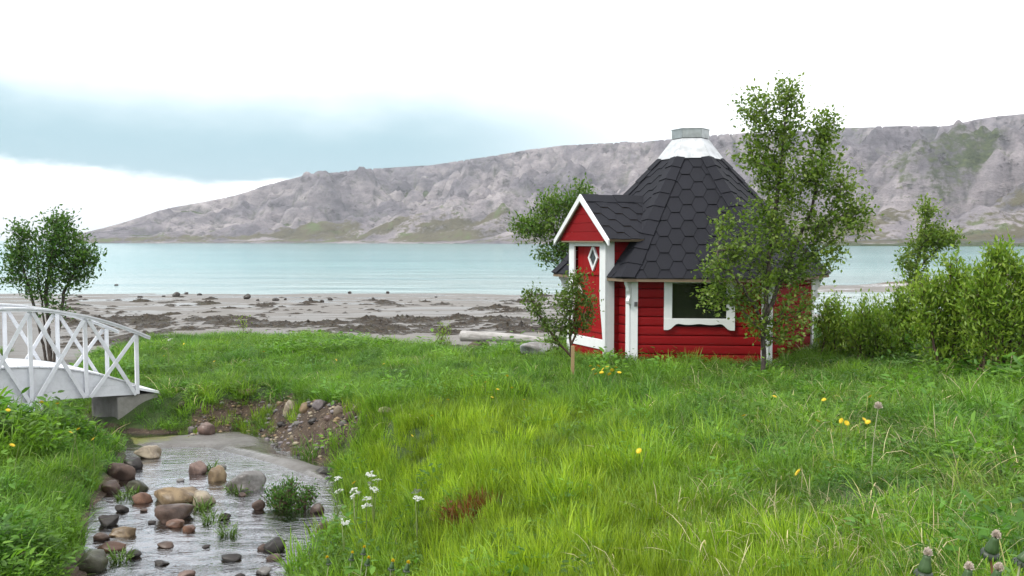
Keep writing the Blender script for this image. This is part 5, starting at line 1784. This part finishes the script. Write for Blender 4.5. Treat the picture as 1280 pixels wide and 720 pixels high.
# ================================================================== SEAWEED on the beach
def seaweed_material():
    m, t, b, o = new_mat('seaweed')
    p = t.pos(); n = t.noise(p, 12.0, 5, 0.65); n2 = t.noise(p, 2.0, 3, 0.5)
    c = t.ramp(n, [(0.3, (0.008, 0.006, 0.004)), (0.5, (0.026, 0.017, 0.009)), (0.72, (0.060, 0.038, 0.019))])
    c = t.mix(t.step(n2, 0.5, 0.7, 0, 0.5), c, (0.042, 0.036, 0.014))
    t.put(b.inputs['Base Color'], c)
    t.put(b.inputs['Roughness'], t.step(n, 0.3, 0.7, 0.35, 0.8))
    t.put(b.inputs['Normal'], t.bump(n, 0.8, 0.04))
    return m


M_WEED = seaweed_material()


def heap(seed, nr=9, na=30):
    """ragged low heap of radius 1 and height about 1"""
    r_ = np.random.default_rng(seed)
    a = np.linspace(0, 2 * pi, na, endpoint=False)
    rag = 1 + 0.42 * fbm(np.cos(a) * 1.6 + seed, np.sin(a) * 1.6, oct=3, seed=seed) + 0.16 * r_.normal(0, 1, na)
    V = []
    for k in range(nr):
        q = k / (nr - 1)
        x, y = np.cos(a) * rag * q, np.sin(a) * rag * q
        z = (1 - q ** 1.6) * (0.55 + 0.6 * fbm(x * 2.6 + seed, y * 2.6, oct=3, seed=seed + 3)) + 0.22 * r_.normal(0, 1, na) * (q < .99) * (1 - q * .5)
        V.append(np.stack([x, y, np.where(q > .99, -0.15, z)], -1))
    V = np.concatenate(V)
    i = np.arange(nr * na).reshape(nr, na)
    j = np.roll(i, -1, 1)
    Fc = np.stack([i[:-1], i[1:], j[1:], j[:-1]], -1).reshape(-1, 4)
    return V, Fc


heaps = [np_mesh('seaweed_heap', *heap(200 + k), M_WEED, False) for k in range(10)]
cnt_h = 0; sv, sf, sn = [], [], 0
for trial in range(6000):
    px = 80 + 640 * rs.random(); py = 370 + 66 * rs.random() ** 0.9
    r_ = ray(px, py); D = 30.0
    for _ in range(8): D = min(60.0, (hz(r_.x / r_.y * D, D) - CZ) / r_.z * r_.y)
    x = r_.x / r_.y * D
    if D < edge_D(x) + 0.6 or hz(x, D) < 0.02: continue
    dens = np.exp(-((py - 399 + 0.02 * (px - 400)) / 18.0) ** 2) * 0.6 + 0.12
    cl = float(fbm(np.array([x * 0.30]), np.array([D * 0.42]), oct=3, seed=91)[0])
    if rs.random() > dens * smooth(-0.45, 0.30, cl): continue
    sz = (0.06 + 0.24 * rs.random() ** 2.0) * (0.7 + 0.5 * float(smooth(-.1, .4, cl)))
    hgt = sz * (0.22 + 0.40 * rs.random() ** 2)
    z = hz(x, D)
    if sz > 0.17 and cnt_h < 190:
        o = add_obj('seaweed_heap', heaps[int(rs.integers(0, 10))], None, (x, D, z), (0, 0, rs.random() * 6.28))
        o.scale = (sz * 1.6, sz * 1.0, hgt); cnt_h += 1
        o.rotation_euler[2] = rs.normal(0, .35)
        tag(o, 'low heap of brown seaweed ' + ('near the tide line' if py < 385 else 'behind the white bridge and its end of the grass' if px < 260 else 'just beyond the middle of the grassy shelf' if px < 450 else 'left of and behind the driftwood log'), 'seaweed', 'seaweed heaps on the beach')
    elif sn < 60000:
        V, Fc = heap(int(rs.integers(0, 9999)), 4, 12)
        a_ = rs.random() * 6.28
        V = V * np.array((sz * 1.5, sz, hgt))
        V = np.stack([V[:, 0] * cos(a_) - V[:, 1] * sin(a_), V[:, 0] * sin(a_) + V[:, 1] * cos(a_), V[:, 2]], -1)
        sv.append(V + np.array((x, D, z))); sf.append(Fc + sn); sn += len(V)
    if sn > 44000: break
tag(add_obj('seaweed_scraps', np_mesh('seaweed_scraps', np.concatenate(sv), np.concatenate(sf), M_WEED)), 'small scraps of brown seaweed strewn over the sand', 'seaweed', kind='stuff')


# ================================================================== DRIFTWOOD
def drift_material(name, c0, c1):
    m, t, b, o = new_mat(name)
    p = t.obj(); n = t.noise(t.map(p, scale=(1, 9, 9)), 4.0, 5, 0.65); n2 = t.noise(p, 6.0, 4, .6)
    c = t.ramp(n, [(0.3, c0), (0.6, c1)])
    c = t.mix(t.step(n2, .55, .75, 0, .5), c, tuple(q * .5 for q in c0))
    t.put(b.inputs['Base Color'], c); b.inputs['Roughness'].default_value = .85
    t.put(b.inputs['Normal'], t.bump(n, .6, .01))
    return m


def log_mesh(L, r0, r1, seed, mat, n=28, k=14):
    V = []
    r_ = np.random.default_rng(seed)
    for q in range(n + 1):
        s_ = q / n; rr = r0 + (r1 - r0) * s_
        for a in np.linspace(0, 2 * pi, k, endpoint=False):
            j = 1 + 0.10 * float(fbm(np.array([s_ * 6 + seed]), np.array([cos(a) * 1.2]), np.array([sin(a) * 1.2]), oct=2, seed=seed)[0])
            V.append((s_ * L, rr * j * cos(a), rr * j * sin(a) + 0.03 * sin(s_ * 3.0)))
    V = np.array(V); i = np.arange((n + 1) * k).reshape(n + 1, k); j = np.roll(i, -1, 1)
    Fc = [tuple(f) for f in np.stack([i[:-1], i[1:], j[1:], j[:-1]], -1).reshape(-1, 4)] + [tuple(range(k)), tuple(range(n * k, n * k + k))[::-1]]
    me = mesh_data('log', V, Fc, mat, True)
    bm = bmesh.new(); bm.from_mesh(me); bmesh.ops.recalc_face_normals(bm, faces=bm.faces); bm.to_mesh(me); bm.free()
    return me


pA, pB = P(577, 420, 17.6), P(686, 428, 16.9)
dv = pB - pA
lg = add_obj('driftwood_log', log_mesh(dv.length, 0.105, 0.07, 5, drift_material('weathered_log', (0.21, 0.19, 0.18), (0.43, 0.41, 0.40))), None, pA)
lg.rotation_euler = dv.to_track_quat('X', 'Z').to_euler()
tag(lg, 'long bleached driftwood log lying as a bench on the sand', 'log')
pC = P(590, 431, 17.2); pC.z = hz(pC.x, pC.y) + 0.10
lg2 = add_obj('log_support', log_mesh(0.75, 0.125, 0.12, 9, drift_material('dark_log', (0.05, 0.035, 0.028), (0.13, 0.095, 0.075))), None, pC)
lg2.rotation_euler = (0, 0, radians(75))
tag(lg2, 'short dark log stub carrying the left end of the driftwood log', 'log')


# ================================================================== FLOWERS
def flat_mat(name, col, rough=.6, trans=0.0):
    m, t, b, o = new_mat(name)
    n = t.noise(t.pos(), 120.0, 3, .6)
    t.put(b.inputs['Base Color'], t.mix(t.step(n, .4, .7, 0, .5), col, tuple(q * .6 for q in col)))
    b.inputs['Roughness'].default_value = rough
    return m


M_PETAL = flat_mat('yellow_petal', (0.75, 0.54, 0.015)); M_STEM = flat_mat('flower_stem', (0.16, 0.20, 0.06)); M_PSTEM = flat_mat('pale_stem', (0.33, 0.34, 0.20))
M_WPET = flat_mat('white_petal', (0.55, 0.57, 0.52)); M_BRACT = flat_mat('green_bract', (0.040, 0.085, 0.022), .5); M_DBRACT = flat_mat('dark_bract', (0.022, 0.035, 0.018), .5)
M_TUFT = flat_mat('seed_tuft', (0.62, 0.53, 0.46), .9); M_BSTEM = flat_mat('brown_stem', (0.20, 0.10, 0.045))


def stem_mesh(h, r, bend, mat, k=5):
    V = []; n = 6
    for q in range(n + 1):
        s_ = q / n
        for a in np.linspace(0, 2 * pi, k, endpoint=False): V.append((bend * s_ * s_ + r * cos(a) * (1 - .25 * s_), r * sin(a) * (1 - .25 * s_), h * s_))
    i = np.arange((n + 1) * k).reshape(n + 1, k); j = np.roll(i, -1, 1)
    return np_mesh('stem', np.array(V), np.stack([i[:-1], j[:-1], j[1:], i[1:]], -1).reshape(-1, 4), mat, True)


def petal_head(r, n=16, layers=3):
    V, Fc = [], []
    for l in range(layers):
        rr = r * (1 - .27 * l)
        for q in range(n):
            a = 2 * pi * (q + .5 * l) / n; w_ = pi / n * 0.9; b_ = len(V)
            up = .25 + .3 * l
            V += [(0, 0, r * .15 * l), (rr * .6 * cos(a - w_), rr * .6 * sin(a - w_), rr * up * .6 + .001 * l), (rr * cos(a), rr * sin(a), rr * up), (rr * .6 * cos(a + w_), rr * .6 * sin(a + w_), rr * up * .6 + .001 * l)]
            Fc.append((b_, b_ + 1, b_ + 2, b_ + 3))
    return np_mesh('flower_head', np.array(V), np.array(Fc), M_PETAL)


head_me = petal_head(0.024)
stems_me = {k: stem_mesh(1.0, 0.0028, 0.05 * (k - 1), M_STEM) for k in range(3)}


def yellow_flower(px, py, D, label, group, size=1.0):
    top_ = P(px, py, D); zg = hz(top_.x, top_.y); h_ = max(.06, top_.z - zg)
    root = empty('yellow_flower', (top_.x, top_.y, zg)); tag(root, label, 'flower', group)
    s_ = add_obj('stem', stems_me[int(rs.integers(0, 3))], root); s_.scale = (size, size, h_)
    k = add_obj('flower_head', head_me, root, (0, 0, h_), (rs.normal(0.5, .3), rs.normal(0, .3), rs.random() * 6)); k.scale = (size,) * 3


def gD(px, py, lift):     # distance at which a line of sight is 'lift' metres above the ground
    return G(px, py, lift).y


for px, py in [(607, 478), (622, 487), (640, 485), (655, 500), (560, 500), (515, 545), (540, 520), (590, 470), (615, 497), (634, 470)]:
    yellow_flower(px, py, gD(px, py, .26), 'small yellow flower in the grass left of the sapling', 'yellow flowers left of the sapling', .8)
for px, py in [(742, 462), (748, 458), (754, 462), (759, 459), (765, 463), (770, 460), (752, 466), (745, 468), (762, 468), (774, 466), (738, 458)]:
    yellow_flower(px, py, gD(px, py, .22), 'small yellow flower in the patch at the foot of the hut door', 'yellow flowers by the hut door', 1.2)
yellow_flower(799, 564, gD(799, 564, .24), 'single yellow flower alone in the middle of the meadow', None, .95)
for px, py in [(1022, 527), (1052, 526), (1058, 529), (1080, 525), (1085, 528), (1088, 496), (968, 496), (998, 591), (1030, 500), (930, 520)]:
    yellow_flower(px, py, gD(px, py, .26), 'small yellow flower in the meadow right of the hut', 'yellow flowers in the right meadow', .9)
for px, py in [(98, 537), (117, 549), (10, 513), (52, 503), (72, 505), (15, 557), (88, 541)]:
    yellow_flower(px, py, gD(px, py, .42), 'yellow flower on the left bank below the bridge', 'yellow flowers on the left bank', 1.15)
for px, py in [(230, 430), (255, 437), (205, 445), (330, 440), (420, 450), (480, 455), (268, 452)]:
    yellow_flower(px, py, gD(px, py, .24), 'tiny yellow flower on the grassy shelf behind the stream', 'yellow flowers on the grassy shelf', 1.0)
yellow_flower(443, 604, gD(443, 604, .34), 'yellow flower among the white umbels by the stream', None, 1.25)


# closed dandelion heads
def lathe(prof, k, mat, name, smooth_=True):
    V = []
    for r_, z in prof:
        for a in np.linspace(0, 2 * pi, k, endpoint=False):
            V.append((r_ * cos(a), r_ * sin(a), z))
    i = np.arange(len(prof) * k).reshape(len(prof), k); j = np.roll(i, -1, 1)
    return np_mesh(name, np.array(V), np.stack([i[:-1], j[:-1], j[1:], i[1:]], -1).reshape(-1, 4), mat, smooth_)


bract_me = lathe([(0.0, 0.0), (0.006, 0.0), (0.0110, 0.004), (0.0120, 0.008), (0.0108, 0.014), (0.0085, 0.022), (0.0066, 0.029), (0.0058, 0.034), (0.0, 0.035)], 20, M_BRACT, 'bracts')


def ribs(me, n=7, amp=.07):
    co = np.zeros(len(me.vertices) * 3); me.vertices.foreach_get('co', co); co = co.reshape(-1, 3)
    a = np.arctan2(co[:, 1], co[:, 0]); co[:, :2] *= (1 + amp * np.cos(a * n))[:, None]
    me.vertices.foreach_set('co', co.ravel().astype(np.float32)); me.update()


ribs(bract_me)
V_, F_ = [], []
for q in range(11):                                  # reflexed outer bracts
    a = 2 * pi * q / 11; w_ = .0042; ca, sa = cos(a), sin(a); b_ = len(V_)
    for r_, z, ww in ((.009, .004, 1), (.0145, .003, 1), (.0165, -.004, .7), (.0150, -.011, .05)):
        V_ += [(r_ * ca - sa * w_ * ww, r_ * sa + ca * w_ * ww, z), (r_ * ca + sa * w_ * ww, r_ * sa - ca * w_ * ww, z)]
    for s_ in range(3): F_.append((b_ + 2 * s_, b_ + 2 * s_ + 1, b_ + 2 * s_ + 3, b_ + 2 * s_ + 2))
outer_me = np_mesh('outer_bracts', np.array(V_), np.array(F_), M_DBRACT)
V_, F_ = [], []
for q in range(260):                                 # the pale tuft
    d_ = rs.normal(0, 1, 3); d_[2] = abs(d_[2]) * 1.2 + .25; d_ /= np.linalg.norm(d_)
    b_ = len(V_); s_ = np.cross(d_, rs.normal(0, 1, 3)); s_ /= np.linalg.norm(s_)
    p0 = np.array((0, 0, .034)); L_ = .0095 + .0045 * rs.random()
    V_ += [p0 - s_ * .0006, p0 + s_ * .0006, p0 + d_ * L_ * np.array((.72, .72, 1.15)) + s_ * .0009, p0 + d_ * L_ * np.array((.72, .72, 1.15)) - s_ * .0009]; F_.append((b_, b_ + 1, b_ + 2, b_ + 3))
tuft_me = np_mesh('seed_tuft', np.array(V_), np.array(F_), M_TUFT)
ytuft_me = tuft_me.copy(); ytuft_me.materials.clear(); ytuft_me.materials.append(M_PETAL)
BUDSTEM = stem_mesh(1.0, 0.0032, 0.03, M_PSTEM, 6); BUDSTEM2 = stem_mesh(1.0, 0.0032, -0.03, M_BSTEM, 6)


def closed_dandelion(px, py, D, label, group, size=1.0, yellow=False, tilt=(0, 0), brown=False, open_=False):
    """px, py: the middle of the head"""
    c_ = P(px, py, D); c_.z -= .02 * size
    zg = hz(c_.x, c_.y); h_ = c_.z - zg
    root = empty('dandelion', (c_.x, c_.y, zg)); tag(root, label, 'dandelion', group)
    bx_ = (-0.03 if brown else 0.03)
    s_ = add_obj('stem', BUDSTEM2 if brown else BUDSTEM, root, (-bx_, 0, 0)); s_.scale = (1, 1, h_)
    hd = empty('flower_head', (0, 0, h_ - (.034 * size if open_ else 0)), ); hd.parent = root; hd.rotation_euler = (tilt[0], tilt[1], rs.random() * 6); hd.scale = (size,) * 3
    if not open_: add_obj('bracts', bract_me, hd); add_obj('outer_bracts', outer_me, hd)
    add_obj('seed_tuft', ytuft_me if yellow else tuft_me, hd)


closed_dandelion(1155, 703, 1.62, 'closed dandelion head with pale tuft at the bottom right, leftmost of the near ones', 'closed dandelions at the bottom right', 1.0, tilt=(.15, 0))
closed_dandelion(1207, 721, 1.62, 'closed dandelion head with whitish tuft just rising into the picture bottom', 'closed dandelions at the bottom right', 1.0, tilt=(.1, .1))
closed_dandelion(1238, 678, 1.66, 'closed dandelion head with white tuft, highest of the near ones', 'closed dandelions at the bottom right', 1.0, tilt=(.3, .05), brown=True)
closed_dandelion(1242, 721, 1.58, 'closed dandelion head below the highest one with reddish stem behind', 'closed dandelions at the bottom right', 1.0, tilt=(.05, -.2))
closed_dandelion(1276, 692, 1.75, 'half-closed yellow dandelion head at the right picture edge', 'closed dandelions at the bottom right', 0.85, yellow=True, tilt=(.5, -.2))
for px, py, lab in [(411, 700, 'yellow dandelion bud furthest left at the bottom near the stream'), (454, 688, 'yellow dandelion bud standing highest of those near the stream bottom'), (459, 701, 'yellow dandelion bud just below the highest one by the stream'),
                    (489, 706, 'bright yellow dandelion bud at the picture bottom by the stream'), (508, 708, 'yellow dandelion bud furthest right of those near the stream bottom'), (439, 695, 'brownish dandelion bud on a pale stem near the stream bottom')]:
    closed_dandelion(px, py, gD(px, py, .38), lab, 'dandelion buds by the stream', 1.0, yellow=True, tilt=(.2, .1))
closed_dandelion(1098, 499, gD(1098, 499, .45), 'white dandelion seed head on a pale curved stem in the right meadow', None, 2.6, open_=True)


# white umbels
def umbel_me(seed, r=0.038):
    r_ = np.random.default_rng(seed); V, Fc = [], []
    for q in range(13):
        a = r_.random() * 2 * pi; rr = r * math.sqrt(r_.random()); cx_, cy_, cz__ = rr * cos(a), rr * sin(a), -rr * rr * 6
        for s_ in range(9):
            x, y = cx_ + r_.normal(0, .006), cy_ + r_.normal(0, .006); z = cz__ + r_.normal(0, .003); e = .0036; b_ = len(V)
            tx, ty = r_.normal(0, .4, 2)
            V += [(x - e, y - e, z + tx * e), (x + e, y - e, z - tx * e), (x + e, y + e, z - ty * e), (x - e, y + e, z + ty * e)]; Fc.append((b_, b_ + 1, b_ + 2, b_ + 3))
        # spoke
        b_ = len(V); V += [(0, 0, -.03), (.0012, 0, -.03), (cx_ + .001, cy_, cz__), (cx_, cy_, cz__)]; Fc.append((b_, b_ + 1, b_ + 2, b_ + 3))
    return np_mesh('umbel', np.array(V), np.array(Fc), M_WPET)


umb = [umbel_me(k) for k in range(4)]


def umbel_plant(pts, lift, label, size=0.78):
    cx_ = sum(p[0] for p in pts) / len(pts); cy_ = sum(p[1] for p in pts) / len(pts)
    D = gD(cx_, cy_, lift); base = P(cx_, cy_, D); base.z = hz(base.x, base.y)
    root = empty('umbel_flower', base); tag(root, label, 'flower', 'white umbel flowers by the stream')
    for k, (px, py) in enumerate(pts):
        p = P(px, py, D + rs.normal(0, .06)) - base
        mb = MB(); mid_ = Vector((p.x * .35, p.y * .35, p.z * .55))
        mb.beam((0, 0, -.02), mid_, .005, .005, (0, 1, 0)); mb.beam(mid_, p - Vector((0, 0, .025)), .004, .004, (0, 1, 0))
        mb.build('stem', M_STEM, root)
        o = add_obj('umbel', umb[k % 4], root, p, (rs.normal(.35, .2), rs.normal(0, .2), rs.random() * 6)); o.scale = (size,) * 3


umbel_plant([(464, 592), (472, 599), (462, 603), (468, 611)], .42, 'tallest tuft of white umbel flowers on the right stream bank')
umbel_plant([(442, 612), (441, 619), (448, 615)], .40, 'white umbel flowers in the middle of the stream-side tuft')
umbel_plant([(423, 613), (422, 597), (413, 603), (424, 632)], .38, 'white umbel flowers furthest left, leaning over the water')
umbel_plant([(458, 622), (458, 631)], .36, 'pair of white umbels below the tallest tuft')
umbel_plant([(432, 651), (427, 645)], .34, 'white umbel flowers lowest on the right stream bank')
umbel_plant([(519, 613), (523, 622)], .40, 'thin white umbel standing alone in the bright grass')
umbel_plant([(208, 421), (212, 424)], .5, 'white umbel flower in the grass just behind the bridge end', 1.1)

# water weed held by the stones
M_ALG = leaf_material('water_weed_leaf', 'GEOMETRY', 'tint', .25, .4)


def water_weed(px, py, w_, label, seed, h=.05):
    r_ = np.random.default_rng(seed); x, y = on_water(px, py); z = float(Wz(y)) + CZ; R_ = w_ * y / F / 2
    v1, f1, s1 = blades(70, R_ * .8, .06, .16, .010, .9, r_, 1.15); v2, f2, s2 = weed_clump(r_, 60, R_, h, .028, .6)
    v, f, s_ = merge([(v1, f1, s1), (v2, f2, s2)])
    me = np_mesh('water_weed', v, f, M_ALG)
    vcol(me, 'tint', np.array((0.075, 0.135, 0.02)) * (0.5 + s_[:, None]))
    tag(add_obj('water_weed', me, None, (x, y, z + .004)), label, 'water weed', 'water weed on the stones')


water_weed(268, 652, 34, 'green water weed spread over the dark midstream stone', 301)
water_weed(286, 668, 26, 'tuft of bright water weed standing below the midstream stone', 302, .09)
water_weed(297, 614, 34, 'green water weed at the foot of the large grey boulder', 303, .03)
water_weed(252, 636, 30, 'green water weed trailing right of the round brown boulder', 304, .04)
water_weed(150, 700, 34, 'dark water weed between the lower left stones', 305, .05)
water_weed(160, 622, 30, 'water weed on the left bank behind the rust-orange stone', 306, .05)
water_weed(266, 589, 16, 'small water weed tuft between the upper stones', 307, .06)

# ================================================================== HAZE over the fjord
m = bpy.data.materials.new('haze'); m.use_nodes = True
t = NT(m.node_tree)
for nd in list(t.n): t.n.remove(nd)
pv = t.new('ShaderNodeVolumePrincipled'); pv.inputs['Color'].default_value = (0.88, 0.93, 1.0, 1); pv.inputs['Density'].default_value = 0.00022; pv.inputs['Anisotropy'].default_value = 0.2
mo_ = t.new('ShaderNodeOutputMaterial'); t.put(mo_.inputs['Volume'], pv.outputs[0])
zt = float(HZ.max()) + 8
hb = MB().box((0, 1300, (zt - 30) / 2), (3500, 0, 0), (0, 2500, 0), (0, 0, (zt + 30) / 2)).build('haze', m)
tag(hb, 'thin pale sea haze over the fjord and hills', 'haze', kind='stuff')
